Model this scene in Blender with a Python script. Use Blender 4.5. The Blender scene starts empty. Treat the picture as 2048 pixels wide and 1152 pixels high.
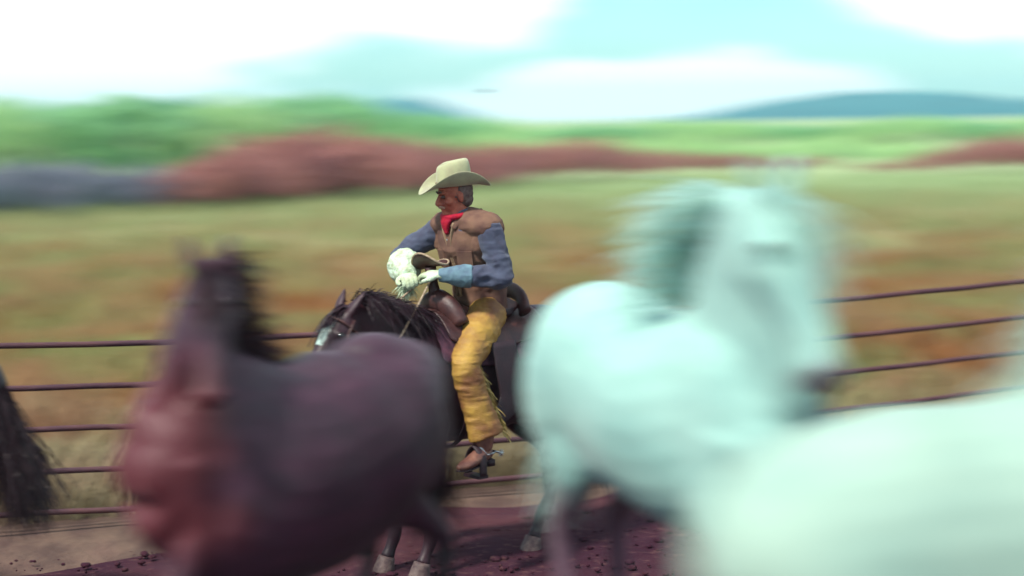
import bpy, math, random
import numpy as np
from mathutils import Vector, Matrix
random.seed(7)
R = math.radians
SC = bpy.context.scene
COL = SC.collection

# ------------------------------------------------------------------ camera, sky, sun, exposure
CAM_Z = 2.45
cam_data = bpy.data.cameras.new("camera")
cam = bpy.data.objects.new("camera", cam_data)
COL.objects.link(cam)
SC.camera = cam
cam_data.lens = 58.0
cam_data.sensor_width = 36.0
cam_data.clip_start = 0.1
cam_data.clip_end = 9000
cam.matrix_world = Matrix.Translation((0, 0, CAM_Z)) @ Matrix.Rotation(R(90 - 5.81), 4, 'X') @ Matrix.Rotation(R(-0.84), 4, 'Z')
cam_data.dof.use_dof = True
cam_data.dof.focus_distance = 9.55
cam_data.dof.aperture_fstop = 1.0
cam_data.dof.aperture_ratio = 0.145

SUN_EL, SUN_AZ = 55.0, 224.0          # azimuth clockwise from +Y
w = bpy.data.worlds.new("World"); SC.world = w; w.use_nodes = True
nt = w.node_tree; nt.nodes.clear()
def wn(t, **k):
    n = nt.nodes.new(t)
    for a, b in k.items(): setattr(n, a, b)
    return n
L = nt.links.new
sky = wn('ShaderNodeTexSky', sky_type='NISHITA', sun_disc=False)
sky.sun_elevation = R(SUN_EL); sky.sun_rotation = R(SUN_AZ)
sky.air_density = 1.0; sky.dust_density = 0.6; sky.ozone_density = 2.0
tint = wn('ShaderNodeMix', data_type='RGBA', blend_type='MULTIPLY')
tint.inputs[0].default_value = 1.0
L(sky.outputs[0], tint.inputs[6]); tint.inputs[7].default_value = (0.70, 1.10, 1.14, 1)
tc = wn('ShaderNodeTexCoord')
sep = wn('ShaderNodeSeparateXYZ'); L(tc.outputs['Generated'], sep.inputs[0])
def m(op, a, b=None, c=None, clamp=False):
    n = wn('ShaderNodeMath', operation=op); n.use_clamp = clamp
    for i, v in enumerate((a, b, c)):
        if v is None: continue
        if isinstance(v, (int, float)): n.inputs[i].default_value = v
        else: L(v, n.inputs[i])
    return n.outputs[0]
# horizontal direction (x / y is the tangent of the bearing) and elevation tangent
hyp = m('SQRT', m('ADD', m('MULTIPLY', sep.outputs[0], sep.outputs[0]), m('MULTIPLY', sep.outputs[1], sep.outputs[1])))
az = m('ARCTAN2', sep.outputs[0], sep.outputs[1])
el = m('ARCTAN2', sep.outputs[2], hyp)
comb = wn('ShaderNodeCombineXYZ'); L(az, comb.inputs[0]); L(el, comb.inputs[1])
mp = wn('ShaderNodeMapping'); L(comb.outputs[0], mp.inputs[0]); mp.inputs['Scale'].default_value = (16, 34, 1)
nz = wn('ShaderNodeTexNoise'); L(mp.outputs[0], nz.inputs[0]); nz.inputs['Scale'].default_value = 1.0
nz.inputs['Detail'].default_value = 4; nz.inputs['Roughness'].default_value = 0.5
nzv = m('SUBTRACT', nz.outputs[0], 0.5)
mp2 = wn('ShaderNodeMapping'); L(comb.outputs[0], mp2.inputs[0]); mp2.inputs['Scale'].default_value = (3, 6, 1)
mp2.inputs['Location'].default_value = (2.2, 0.6, 0)
nz2 = wn('ShaderNodeTexNoise'); L(mp2.outputs[0], nz2.inputs[0]); nz2.inputs['Scale'].default_value = 1.0
nz2.inputs['Detail'].default_value = 5
def ell(ca, ce, ra, re):               # a cloud mass: 1 at its heart, 0 on its rim, negative outside
    a = m('DIVIDE', m('SUBTRACT', az, ca), ra); e = m('DIVIDE', m('SUBTRACT', el, ce), re)
    return m('SUBTRACT', 1.0, m('SQRT', m('ADD', m('MULTIPLY', a, a), m('MULTIPLY', e, e))))
masses = [ell(-0.34, 0.04, 0.222, 0.12), ell(-0.13, 0.132, 0.21, 0.092), ell(-0.03, 0.09, 0.08, 0.052), ell(0.33, 0.09, 0.145, 0.062), ell(0.095, 0.006, 0.150, 0.034)]
cm = masses[0]
for q in masses[1:]: cm = m('MAXIMUM', cm, q)
far = m('MULTIPLY', m('SUBTRACT', nz2.outputs[0], 0.50), 5.0)      # the broken cloud over the rest of the sky
away = m('MULTIPLY', m('SUBTRACT', m('MAXIMUM', m('MULTIPLY', m('ABSOLUTE', az), 0.36), el), 0.125), 14.0, clamp=True)
cm = m('ADD', m('MULTIPLY', cm, m('SUBTRACT', 1.0, away)), m('MULTIPLY', far, away))
cm = m('ADD', cm, m('MULTIPLY', nzv, 1.0))
soft = wn('ShaderNodeMapRange', interpolation_type='SMOOTHSTEP'); L(cm, soft.inputs[0])
soft.inputs[1].default_value = -0.08; soft.inputs[2].default_value = 0.22
thin = wn('ShaderNodeMapRange'); L(nz2.outputs[0], thin.inputs[0]); thin.inputs[1].default_value = 0.38; thin.inputs[2].default_value = 0.75
thin.inputs[3].default_value = 0.0; thin.inputs[4].default_value = 0.22
mask = m('MAXIMUM', soft.outputs[0], thin.outputs[0])
cl = wn('ShaderNodeMix', data_type='RGBA'); L(mask, cl.inputs[0]); L(tint.outputs[2], cl.inputs[6])
cl.inputs[7].default_value = (9.6, 10.0, 9.8, 1)
bg = wn('ShaderNodeBackground'); bg.inputs[1].default_value = 0.10; L(cl.outputs[2], bg.inputs[0])
wo = wn('ShaderNodeOutputWorld'); L(bg.outputs[0], wo.inputs[0])

sd = bpy.data.lights.new("sun", 'SUN'); sun = bpy.data.objects.new("sun", sd); COL.objects.link(sun)
sd.energy = 3.6; sd.angle = R(6); sd.color = (1.0, 0.97, 0.86)
sv = Vector((math.sin(R(SUN_AZ)) * math.cos(R(SUN_EL)), math.cos(R(SUN_AZ)) * math.cos(R(SUN_EL)), math.sin(R(SUN_EL))))
sun.rotation_euler = sv.to_track_quat('Z', 'Y').to_euler(); sun.location = (-8, -8, 12)

SC.view_settings.view_transform = 'Standard'; SC.view_settings.look = 'None'
SC.view_settings.gamma = 1.0; SC.view_settings.use_curve_mapping = False
SC.view_settings.exposure = 0.6
SC.render.engine = 'CYCLES'
SC.cycles.volume_bounces = 0; SC.cycles.max_bounces = 6
SC.cycles.use_denoising = True

# ------------------------------------------------------------------ numeric helpers
def hash3(i, j, k, s):
    h = (i * 374761393 + j * 668265263 + k * 2147483647 + s * 1274126177) & 0xffffffff
    h = ((h ^ (h >> 13)) * 1274126177) & 0xffffffff
    h = h ^ (h >> 16)
    return (h & 0xffff) / 65535.0
def noise(p, scale, seed=0):           # smooth value noise in -1..1, p is (N,3)
    q = np.asarray(p, dtype=float) * scale
    f = np.floor(q); i = f.astype(np.int64); t = q - f; t = t * t * (3 - 2 * t)
    out = 0
    for a in (0, 1):
        for b in (0, 1):
            for c in (0, 1):
                wgt = (t[:, 0] if a else 1 - t[:, 0]) * (t[:, 1] if b else 1 - t[:, 1]) * (t[:, 2] if c else 1 - t[:, 2])
                out = out + wgt * hash3(i[:, 0] + a, i[:, 1] + b, i[:, 2] + c, seed)
    return out * 2 - 1
def V(*a): return np.array(a if len(a) > 1 else a[0], dtype=float)
def unit(v):
    v = np.asarray(v, dtype=float); return v / max(1e-9, np.linalg.norm(v))

class Geo:
    """gathers closed shapes; built as one mesh, either as they are or fused into one skin"""
    def __init__(s): s.v = []; s.f = []
    def add(s, v, f):
        n = len(s.v); s.v.extend([tuple(map(float, p)) for p in v]); s.f.extend([tuple(i + n for i in q) for q in f])
    def loft(s, st, side=(0, 1, 0), n=16, sub=4, cap=True):
        """st: (x,y,z, half width along side, half height across) per station, smoothed in between"""
        a = np.array(st, dtype=float)
        if sub > 1 and len(a) > 2:
            out = []
            P = np.vstack([2 * a[0] - a[1], a, 2 * a[-1] - a[-2]])
            for i in range(1, len(P) - 2):
                p0, p1, p2, p3 = P[i - 1], P[i], P[i + 1], P[i + 2]
                for k in range(sub):
                    t = k / sub
                    out.append(0.5 * ((2 * p1) + (-p0 + p2) * t + (2 * p0 - 5 * p1 + 4 * p2 - p3) * t * t + (-p0 + 3 * p1 - 3 * p2 + p3) * t ** 3))
            out.append(a[-1]); a = np.array(out)
        a[:, 3:5] = np.maximum(a[:, 3:5], 0.002)
        c = a[:, :3]; N = len(c)
        tan = np.gradient(c, axis=0)
        hint = np.asarray(side, dtype=float)
        v = []; f = []
        ang = np.linspace(0, 2 * math.pi, n, endpoint=False)
        for i in range(N):
            t = unit(tan[i]); h = hint if hint.ndim == 1 else hint[0] * (1 - i / (N - 1)) + hint[1] * (i / (N - 1))
            sd_ = unit(h - t * np.dot(h, t)); up = np.cross(t, sd_)
            for g in ang: v.append(c[i] + sd_ * math.cos(g) * a[i, 3] + up * math.sin(g) * a[i, 4])
        for i in range(N - 1):
            for k in range(n):
                k2 = (k + 1) % n
                f.append((i * n + k, i * n + k2, (i + 1) * n + k2, (i + 1) * n + k))
        if cap:
            f.append(tuple(range(n - 1, -1, -1))); f.append(tuple((N - 1) * n + k for k in range(n)))
        s.add(v, f); return s
    def ball(s, c, r, rot=None, nu=14, nv=10):
        r = np.array(r if hasattr(r, '__len__') else (r, r, r), dtype=float); v = []; f = []
        for j in range(1, nv):
            th = math.pi * j / nv
            for i in range(nu):
                ph = 2 * math.pi * i / nu
                v.append((math.sin(th) * math.cos(ph), math.sin(th) * math.sin(ph), math.cos(th)))
        v.append((0, 0, 1)); v.append((0, 0, -1))
        v = np.array(v) * r
        if rot is not None: v = v @ np.array(rot).T
        v = v + np.array(c, dtype=float)
        for j in range(nv - 2):
            for i in range(nu):
                i2 = (i + 1) % nu; f.append((j * nu + i, (j + 1) * nu + i, (j + 1) * nu + i2, j * nu + i2))
        T = (nv - 1) * nu
        for i in range(nu):
            i2 = (i + 1) % nu; f.append((T, i, i2)); f.append((T + 1, (nv - 2) * nu + i2, (nv - 2) * nu + i))
        s.add(v, f); return s
    def box(s, c, h, rot=None):
        v = np.array([(x, y, z) for x in (-1, 1) for y in (-1, 1) for z in (-1, 1)], dtype=float) * np.array(h)
        if rot is not None: v = v @ np.array(rot).T
        s.add(v + np.array(c), [(0, 1, 3, 2), (4, 6, 7, 5), (0, 4, 5, 1), (2, 3, 7, 6), (0, 2, 6, 4), (1, 5, 7, 3)]); return s
    def tube(s, pts, r, n=8, sub=3):
        rr = r if hasattr(r, '__len__') else [r] * len(pts)
        d = unit(np.array(pts[-1], dtype=float) - np.array(pts[0], dtype=float)) if np.linalg.norm(np.array(pts[-1], dtype=float) - np.array(pts[0], dtype=float)) > 1e-6 else V(0, 0, 1)
        hint = V(0, 1, 0) if abs(d[1]) < 0.8 else V(1, 0, 0)
        return s.loft([(*p, q, q) for p, q in zip(pts, rr)], side=hint, n=n, sub=sub)
    def mesh(s, name, smooth=True):
        me = bpy.data.meshes.new(name); me.from_pydata(s.v, [], s.f); me.update()
        if smooth: me.polygons.foreach_set('use_smooth', [True] * len(me.polygons))
        return me
    def skin(s, name, voxel=0.012, it=6, fac=0.5):
        me = s.mesh(name + '_raw'); o = bpy.data.objects.new('tmp', me); COL.objects.link(o)
        r = o.modifiers.new('r', 'REMESH'); r.mode = 'VOXEL'; r.voxel_size = voxel; r.use_smooth_shade = True
        if it:
            q = o.modifiers.new('s', 'SMOOTH'); q.iterations = it; q.factor = fac
        dg = bpy.context.evaluated_depsgraph_get(); dg.update()
        out = bpy.data.meshes.new_from_object(o.evaluated_get(dg)); out.name = name
        bpy.data.objects.remove(o); bpy.data.meshes.remove(me)
        out.polygons.foreach_set('use_smooth', [True] * len(out.polygons))
        return out

def coords(me):
    a = np.empty(len(me.vertices) * 3); me.vertices.foreach_get('co', a); return a.reshape(-1, 3)
def normals(me):
    a = np.empty(len(me.vertices) * 3); me.vertices.foreach_get('normal', a); return a.reshape(-1, 3)
def setco(me, a): me.vertices.foreach_set('co', a.ravel()); me.update()
def wrinkle(me, layers):
    c = coords(me); n = normals(me); d = 0
    for amp, scale, seed in layers:
        s = np.array(scale) if hasattr(scale, '__len__') else np.array([scale] * 3)
        d = d + amp * (1 - 2 * np.abs(noise(c * s, 1.0, seed)))
    setco(me, c + n * d[:, None]); return me
def attr(me, name, vals):
    a = me.attributes.new(name, 'FLOAT', 'POINT'); a.data.foreach_set('value', np.asarray(vals, dtype=float))

def obj(name, me, mat, parent=None, loc=None):
    o = bpy.data.objects.new(name, me); COL.objects.link(o)
    if mat is not None and me is not None:
        me.materials.clear(); me.materials.append(mat)
    if parent is not None: o.parent = parent
    if loc is not None: o.location = loc
    return o
def tag(o, label=None, cat=None, group=None, kind=None):
    if label: o['label'] = label
    if cat: o['category'] = cat
    if group: o['group'] = group
    if kind: o['kind'] = kind
    return o
def empty(name, loc=(0, 0, 0), rz=0, scale=1):
    o = bpy.data.objects.new(name, None); COL.objects.link(o); o.location = loc; o.rotation_euler = (0, 0, rz)
    o.scale = (scale,) * 3; o.empty_display_size = 0.2; return o
def copy_tree(o, parent=None):
    c = o.copy(); COL.objects.link(c)
    if parent is not None: c.parent = parent
    for ch in list(o.children): copy_tree(ch, c)
    return c

# ------------------------------------------------------------------ materials
def mat(name, col, col2=None, nscale=6, rough=0.8, bump=0.2, bscale=60, stretch=(1, 1, 1), metal=0, sheen=0, spec=0.3, attrs=(), detail=6, contrast=(0.35, 0.65), space='Object', trans=0):
    """two colours broken up by noise, fine relief, and optional colours driven by vertex attributes"""
    M = bpy.data.materials.new(name); M.use_nodes = True
    n = M.node_tree; n.nodes.clear(); K = n.links.new
    out = n.nodes.new('ShaderNodeOutputMaterial'); b = n.nodes.new('ShaderNodeBsdfPrincipled')
    K(b.outputs[0], out.inputs[0])
    t = n.nodes.new('ShaderNodeTexCoord'); mp = n.nodes.new('ShaderNodeMapping'); mp.inputs['Scale'].default_value = stretch
    if space == 'World':
        g = n.nodes.new('ShaderNodeNewGeometry'); K(g.outputs['Position'], mp.inputs[0])
    else: K(t.outputs['Object'], mp.inputs[0])
    x = n.nodes.new('ShaderNodeTexNoise'); x.inputs['Scale'].default_value = nscale; x.inputs['Detail'].default_value = detail
    x.inputs['Roughness'].default_value = 0.6; K(mp.outputs[0], x.inputs[0])
    mr = n.nodes.new('ShaderNodeMapRange'); K(x.outputs[0], mr.inputs[0]); mr.inputs[1].default_value = contrast[0]; mr.inputs[2].default_value = contrast[1]
    mx = n.nodes.new('ShaderNodeMix'); mx.data_type = 'RGBA'; K(mr.outputs[0], mx.inputs[0])
    mx.inputs[6].default_value = (*col, 1); mx.inputs[7].default_value = (*(col2 or tuple(c * 0.6 for c in col)), 1)
    cur = mx.outputs[2]
    for an, ac in attrs:
        at = n.nodes.new('ShaderNodeAttribute'); at.attribute_name = an
        m2 = n.nodes.new('ShaderNodeMix'); m2.data_type = 'RGBA'; K(at.outputs['Fac'], m2.inputs[0]); K(cur, m2.inputs[6]); m2.inputs[7].default_value = (*ac, 1)
        cur = m2.outputs[2]
    K(cur, b.inputs['Base Color'])
    b.inputs['Roughness'].default_value = rough; b.inputs['Metallic'].default_value = metal
    b.inputs['Specular IOR Level'].default_value = spec
    if sheen: b.inputs['Sheen Weight'].default_value = sheen
    y = n.nodes.new('ShaderNodeTexNoise'); y.inputs['Scale'].default_value = bscale; y.inputs['Detail'].default_value = 4; K(mp.outputs[0], y.inputs[0])
    bp = n.nodes.new('ShaderNodeBump'); bp.inputs['Strength'].default_value = bump; bp.inputs['Distance'].default_value = 0.02
    K(y.outputs[0], bp.inputs['Height']); K(bp.outputs[0], b.inputs['Normal'])
    if trans:
        tr = n.nodes.new('ShaderNodeBsdfTranslucent'); K(cur, tr.inputs[0]); ms = n.nodes.new('ShaderNodeMixShader'); ms.inputs[0].default_value = trans
        K(b.outputs[0], ms.inputs[1]); K(tr.outputs[0], ms.inputs[2]); K(ms.outputs[0], out.inputs[0])
    return M

M = {}
M['dirt'] = None
M['bay'] = mat('bay_coat', (0.058, 0.015, 0.036), (0.030, 0.009, 0.022), nscale=4, rough=0.5, bump=0.25, bscale=90, stretch=(1, 1, 2), spec=0.5, sheen=0.05, attrs=(('points', (0.010, 0.006, 0.012)), ('red', (0.115, 0.016, 0.022)), ('blaze', (0.6, 0.66, 0.6))))
M['brown'] = mat('dark_brown_coat', (0.045, 0.014, 0.022), (0.022, 0.008, 0.014), nscale=5, rough=0.5, bump=0.10, bscale=120, spec=0.4, attrs=(('points', (0.012, 0.006, 0.010)), ('red', (0.16, 0.055, 0.050)), ('blaze', (0.62, 0.80, 0.72))))
M['black'] = mat('black_coat', (0.020, 0.008, 0.014), (0.010, 0.005, 0.008), nscale=5, rough=0.5, bump=0.1, bscale=120, attrs=(('points', (0.008, 0.004, 0.006)),))
M['white'] = mat('white_coat', (0.33, 0.54, 0.48), (0.22, 0.40, 0.37), nscale=3.2, rough=0.75, bump=0.10, bscale=110, sheen=0.2, contrast=(0.40, 0.72), attrs=(('low_shade', (0.12, 0.29, 0.26)), ('points', (0.11, 0.055, 0.085))))
M['pale'] = mat('pale_cream_coat', (0.33, 0.46, 0.38), (0.23, 0.36, 0.31), nscale=3.2, rough=0.75, bump=0.10, bscale=110, sheen=0.2, contrast=(0.40, 0.72), attrs=(('low_shade', (0.30, 0.42, 0.34)), ('points', (0.13, 0.085, 0.11))))
M['mane_white'] = mat('white_hair', (0.62, 0.82, 0.75), (0.48, 0.68, 0.62), nscale=9, rough=0.7, bump=0, trans=0.6)
M['mane_dark'] = mat('dark_hair', (0.030, 0.010, 0.018), (0.014, 0.006, 0.010), nscale=9, rough=0.5, bump=0)
M['mane_bay'] = mat('bay_hair', (0.045, 0.012, 0.020), (0.018, 0.006, 0.012), nscale=9, rough=0.5, bump=0)
M['tail_mix'] = mat('black_hair_with_grey', (0.020, 0.008, 0.012), (0.35, 0.28, 0.25), nscale=14, rough=0.5, bump=0, contrast=(0.62, 0.75))
M['hoof'] = mat('hoof_horn', (0.07, 0.04, 0.045), (0.16, 0.11, 0.10), nscale=30, rough=0.6)
M['eye'] = mat('eye_dark', (0.01, 0.006, 0.006), rough=0.08, bump=0, spec=0.8)
M['nostril'] = mat('nostril_dark', (0.05, 0.02, 0.03), rough=0.9, bump=0)
M['skin'] = mat('weathered_skin', (0.44, 0.14, 0.085), (0.28, 0.065, 0.045), nscale=22, rough=0.55, bump=0.25, bscale=160)
M['eyewhite'] = mat('eye_white', (0.10, 0.06, 0.05), rough=0.2, bump=0)
M['felt'] = mat('cream_felt', (0.41, 0.42, 0.235), (0.31, 0.29, 0.18), nscale=9, rough=0.9, bump=0.15, bscale=300, sheen=0.3)
M['band'] = mat('hat_band', (0.20, 0.13, 0.08), rough=0.6)
M['denim'] = mat('blue_denim', (0.068, 0.080, 0.130), (0.050, 0.052, 0.090), nscale=14, rough=0.9, bump=0.4, bscale=260, sheen=0.2)
M['cuff'] = mat('pale_blue_cuff', (0.16, 0.27, 0.32), (0.10, 0.15, 0.21), nscale=14, rough=0.9, bump=0.3, bscale=200)
M['vest'] = mat('tan_canvas', (0.20, 0.105, 0.070), (0.11, 0.052, 0.044), nscale=9, rough=0.85, bump=0.4, bscale=220)
M['vest_trim'] = mat('worn_canvas_edge', (0.36, 0.24, 0.15), rough=0.85)
M['red'] = mat('red_cotton', (0.42, 0.006, 0.022), (0.24, 0.002, 0.03), nscale=18, rough=0.8, bump=0.3, bscale=90)
M['chaps'] = mat('mustard_leather', (0.44, 0.255, 0.045), (0.19, 0.075, 0.03), nscale=5, rough=0.6, bump=0.3, bscale=140, spec=0.4)
M['fringe'] = mat('pale_fringe_leather', (0.55, 0.44, 0.16), (0.36, 0.25, 0.08), nscale=20, rough=0.7)
M['leather'] = mat('brown_leather', (0.085, 0.028, 0.024), (0.04, 0.014, 0.016), nscale=10, rough=0.45, bump=0.2, bscale=120, spec=0.5)
M['dleather'] = mat('dark_leather', (0.026, 0.008, 0.014), (0.015, 0.005, 0.010), nscale=10, rough=0.6, bump=0.2, bscale=120, spec=0.5)
M['boot'] = mat('dusty_brown_boot', (0.20, 0.085, 0.055), (0.10, 0.035, 0.03), nscale=16, rough=0.5, bump=0.2, bscale=120, spec=0.5)
M['glove'] = mat('cream_hide_glove', (0.58, 0.70, 0.52), (0.38, 0.42, 0.26), nscale=13, rough=0.9, bump=0.4, bscale=120)
M['fleece'] = mat('pale_fleece', (0.62, 0.76, 0.60), (0.42, 0.48, 0.30), nscale=26, rough=0.95, bump=0.5, bscale=90)
M['rope'] = mat('pale_rope', (0.46, 0.36, 0.25), (0.30, 0.20, 0.14), nscale=50, rough=0.8, bump=0.5, bscale=200)
M['blanket'] = mat('wool_blanket', (0.12, 0.045, 0.07), (0.06, 0.03, 0.05), nscale=20, rough=0.95, bump=0.4, bscale=180)
M['steel'] = mat('worn_steel', (0.55, 0.62, 0.64), (0.32, 0.32, 0.34), nscale=20, rough=0.3, metal=0.9)
M['rail'] = mat('rusty_pipe', (0.055, 0.022, 0.035), (0.10, 0.04, 0.045), nscale=9, rough=0.7, bump=0.3, bscale=80, stretch=(0.3, 1, 1))
M['trunk'] = mat('bark', (0.10, 0.06, 0.06), (0.05, 0.03, 0.035), nscale=12, rough=0.95, bump=0.6, bscale=20)
M['hair'] = mat('grey_hair', (0.20, 0.14, 0.12), (0.10, 0.06, 0.06), nscale=40, rough=0.8, bump=0.4, bscale=200)

M['moustache'] = mat('pale_whiskers', (0.42, 0.24, 0.17), (0.34, 0.17, 0.12), nscale=40, rough=0.8, bump=0.4, bscale=200)
# ------------------------------------------------------------------ ground
def ground_z(x, y):
    x = np.asarray(x, dtype=float); y = np.asarray(y, dtype=float)
    t = np.clip((y - 6.9) / 2.0, 0, 1); t = t * t * (3 - 2 * t)
    z = 0.10 - 0.25 * t
    far_ = np.clip((y - 60) / 200, 0, 1)
    return z + 0.6 * far_ * far_
def gz(x, y): return float(ground_z(x, y))

def ground_material(name, field):
    g = bpy.data.materials.new(name); g.use_nodes = True; n = g.node_tree; n.nodes.clear(); K = n.links.new
    out = n.nodes.new('ShaderNodeOutputMaterial'); b = n.nodes.new('ShaderNodeBsdfPrincipled'); K(b.outputs[0], out.inputs[0])
    ge = n.nodes.new('ShaderNodeNewGeometry')
    mp = n.nodes.new('ShaderNodeMapping'); K(ge.outputs['Position'], mp.inputs[0])
    def nz(scale, detail=5, rough=0.6):
        x = n.nodes.new('ShaderNodeTexNoise'); x.inputs['Scale'].default_value = scale; x.inputs['Detail'].default_value = detail; x.inputs['Roughness'].default_value = rough
        K(mp.outputs[0], x.inputs[0]); return x.outputs[0]
    def rg(v, a, b_):
        r = n.nodes.new('ShaderNodeMapRange'); K(v, r.inputs[0]); r.inputs[1].default_value = a; r.inputs[2].default_value = b_; return r.outputs[0]
    def mx(f, c1, c2):
        q = n.nodes.new('ShaderNodeMix'); q.data_type = 'RGBA'; K(f, q.inputs[0])
        for i, c in ((6, c1), (7, c2)):
            if isinstance(c, tuple): q.inputs[i].default_value = (*c, 1)
            else: K(c, q.inputs[i])
        return q.outputs[2]
    if field:      # rough pasture: dry straw, green patches, rusty weeds
        mp.inputs['Scale'].default_value = (0.55, 0.32, 1)
        c = mx(rg(nz(0.9), 0.40, 0.62), (0.29, 0.31, 0.14), (0.30, 0.21, 0.12))
        c = mx(rg(nz(0.55, 6), 0.52, 0.68), c, (0.27, 0.125, 0.055))
        c = mx(rg(nz(7.0, 4), 0.45, 0.75), c, (0.22, 0.15, 0.09))
        # the far strip of the pasture is greener
        sx = n.nodes.new('ShaderNodeSeparateXYZ'); K(ge.outputs['Position'], sx.inputs[0])
        c = mx(rg(sx.outputs[1], 26, 60), c, (0.31, 0.39, 0.20))
        nr = n.nodes.new('ShaderNodeMapRange'); K(sx.outputs[1], nr.inputs[0]); nr.inputs[1].default_value = 16.0; nr.inputs[2].default_value = 11.5; nr.inputs[4].default_value = 0.92
        c = mx(nr.outputs[0], c, mx(rg(nz(6.0, 6), 0.4, 0.6), (0.135, 0.080, 0.068), (0.075, 0.040, 0.042)))
    else:          # trodden earth
        mp.inputs['Scale'].default_value = (0.8, 1.0, 1)
        c = mx(rg(nz(0.8), 0.38, 0.62), (0.085, 0.030, 0.038), (0.040, 0.012, 0.024))
        c = mx(rg(nz(3.5, 6), 0.5, 0.7), c, (0.055, 0.020, 0.034))
        c = mx(rg(nz(14, 4), 0.56, 0.72), c, (0.12, 0.055, 0.055))
    K(c, b.inputs['Base Color']); b.inputs['Roughness'].default_value = 0.95; b.inputs['Specular IOR Level'].default_value = 0.1
    bp = n.nodes.new('ShaderNodeBump'); bp.inputs['Strength'].default_value = 0.7; bp.inputs['Distance'].default_value = 0.06
    K(nz(9, 8, 0.7), bp.inputs['Height']); K(bp.outputs[0], b.inputs['Normal'])
    return g
M['field'] = ground_material('pasture_ground', True)
M['dirt'] = ground_material('trodden_earth', False)

FX0, FY0, FX1, FY1 = -3.23, 10.4, 3.89, 12.55            # the fence line on the ground
def fence_y(x): return FY0 + (x - FX0) * (FY1 - FY0) / (FX1 - FX0)

def sheet(name, xs, ys, zf, material):
    X, Y = np.meshgrid(xs, ys); Z = zf(X, Y)
    v = np.stack([X.ravel(), Y.ravel(), Z.ravel()], 1); nx = len(xs); ny = len(ys)
    f = [(j * nx + i, j * nx + i + 1, (j + 1) * nx + i + 1, (j + 1) * nx + i) for j in range(ny - 1) for i in range(nx - 1)]
    g = Geo(); g.v = [tuple(p) for p in v]; g.f = f
    return tag(obj(name, g.mesh(name), material), kind='structure')
xs = np.concatenate([-np.geomspace(2900, 14, 34), np.linspace(-12, 12, 121), np.geomspace(14, 2900, 34)])
ys = np.concatenate([[-60, -20, -5, 0], np.linspace(1, 30, 146), np.geomspace(31, 3000, 70)])
def zf(X, Y):
    p = np.stack([X.ravel(), Y.ravel(), np.zeros(X.size)], 1)
    near = (Y > 1) & (Y < 80) & (abs(X) < 40)
    bumps = (noise(p, 1.1, 3) * 0.02 + noise(p, 3.1, 5) * 0.010).reshape(X.shape) * near
    return ground_z(X, Y) + bumps - 0.01
sheet('ground', xs, ys, zf, M['field'])
# trodden earth of the riding ground, a skin over the ground with a ragged far edge just past the fence
xs2 = np.linspace(-12, 12, 121); ts = np.linspace(0, 1, 100)
X, T = np.meshgrid(xs2, ts)
edge = fence_y(X) - 0.05 - 0.45 * np.clip((-1.0 - X) / 1.5, 0, 1) + 0.30 * noise(np.stack([X.ravel(), X.ravel() * 0, X.ravel() * 0], 1), 0.9, 8).reshape(X.shape) + 0.16 * noise(np.stack([X.ravel(), X.ravel() * 0, X.ravel() * 0], 1), 4.3, 9).reshape(X.shape)
Y = 1.0 + (edge - 1.0) * T
Z = zf(X, Y) + 0.03 - 0.045 * np.clip((T - 0.93) / 0.07, 0, 1)
g = Geo(); g.v = [tuple(p) for p in np.stack([X.ravel(), Y.ravel(), Z.ravel()], 1)]
g.f = [(j * 121 + i, j * 121 + i + 1, (j + 1) * 121 + i + 1, (j + 1) * 121 + i) for j in range(99) for i in range(120)]
tag(obj('dirt_ground', g.mesh('dirt_ground'), M['dirt']), kind='structure')

rc = np.random.RandomState(12); g = Geo()
for i in range(3200):
    x = rc.uniform(-4.5, 4.5); y = rc.uniform(6.2, 12.0)
    if y > fence_y(x) - .8: continue
    q = .006 + .022 * rc.uniform(0, 1) ** 3; g.ball((x, y, gz(x, y) + .02), (q * rc.uniform(.8, 1.6), q * rc.uniform(.8, 1.6), q * rc.uniform(.4, .8)), nu=6, nv=4)
me = g.mesh('clods'); c = coords(me); setco(me, c + normals(me) * (noise(c, 70, 2) * .006)[:, None])
tag(obj('dirt_clods', me, M['dirt']), 'loose clods of dark earth scattered over the trodden riding ground', 'clods', kind='stuff')

# ------------------------------------------------------------------ far hills
def hill(name, cx, cy, wx, wy, h, seed, material):
    nx, ny = 70, 26
    X, Y = np.meshgrid(np.linspace(-1, 1, nx), np.linspace(-1, 1, ny))
    p = np.stack([X.ravel() * 3, Y.ravel() * 2, X.ravel() * 0], 1)
    r = (1 - X ** 2) ** 1.3 * (1 - Y ** 2)
    Z = r * h * (1 + 0.22 * noise(p, 1.3, seed).reshape(X.shape) + 0.10 * noise(p, 4.1, seed + 1).reshape(X.shape) + 0.05 * noise(p, 13.0, seed + 2).reshape(X.shape)) - 0.5 * (r < 0.01) + 0.4
    g = Geo(); g.v = [tuple(q) for q in np.stack([(X * wx + cx).ravel(), (Y * wy + cy).ravel(), Z.ravel()], 1)]
    g.f = [(j * nx + i, j * nx + i + 1, (j + 1) * nx + i + 1, (j + 1) * nx + i) for j in range(ny - 1) for i in range(nx - 1)]
    return tag(obj(name, g.mesh(name), material), kind='structure')
M['hill'] = mat('wooded_hill', (0.02, 0.15, 0.175), (0.012, 0.085, 0.115), nscale=0.02, rough=1, bump=0, space='World')  # teal of the distant haze is put into the hill colour
hill('hill', -92, 1500, 75, 220, 22, 3, M['hill'])
hill('hill', 335, 1500, 185, 260, 21, 11, M['hill'])
hill('hill', 600, 1700, 260, 260, 18, 17, M['hill'])
hill('hill', 300, 1150, 230, 160, 7, 29, M['hill'])

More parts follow.
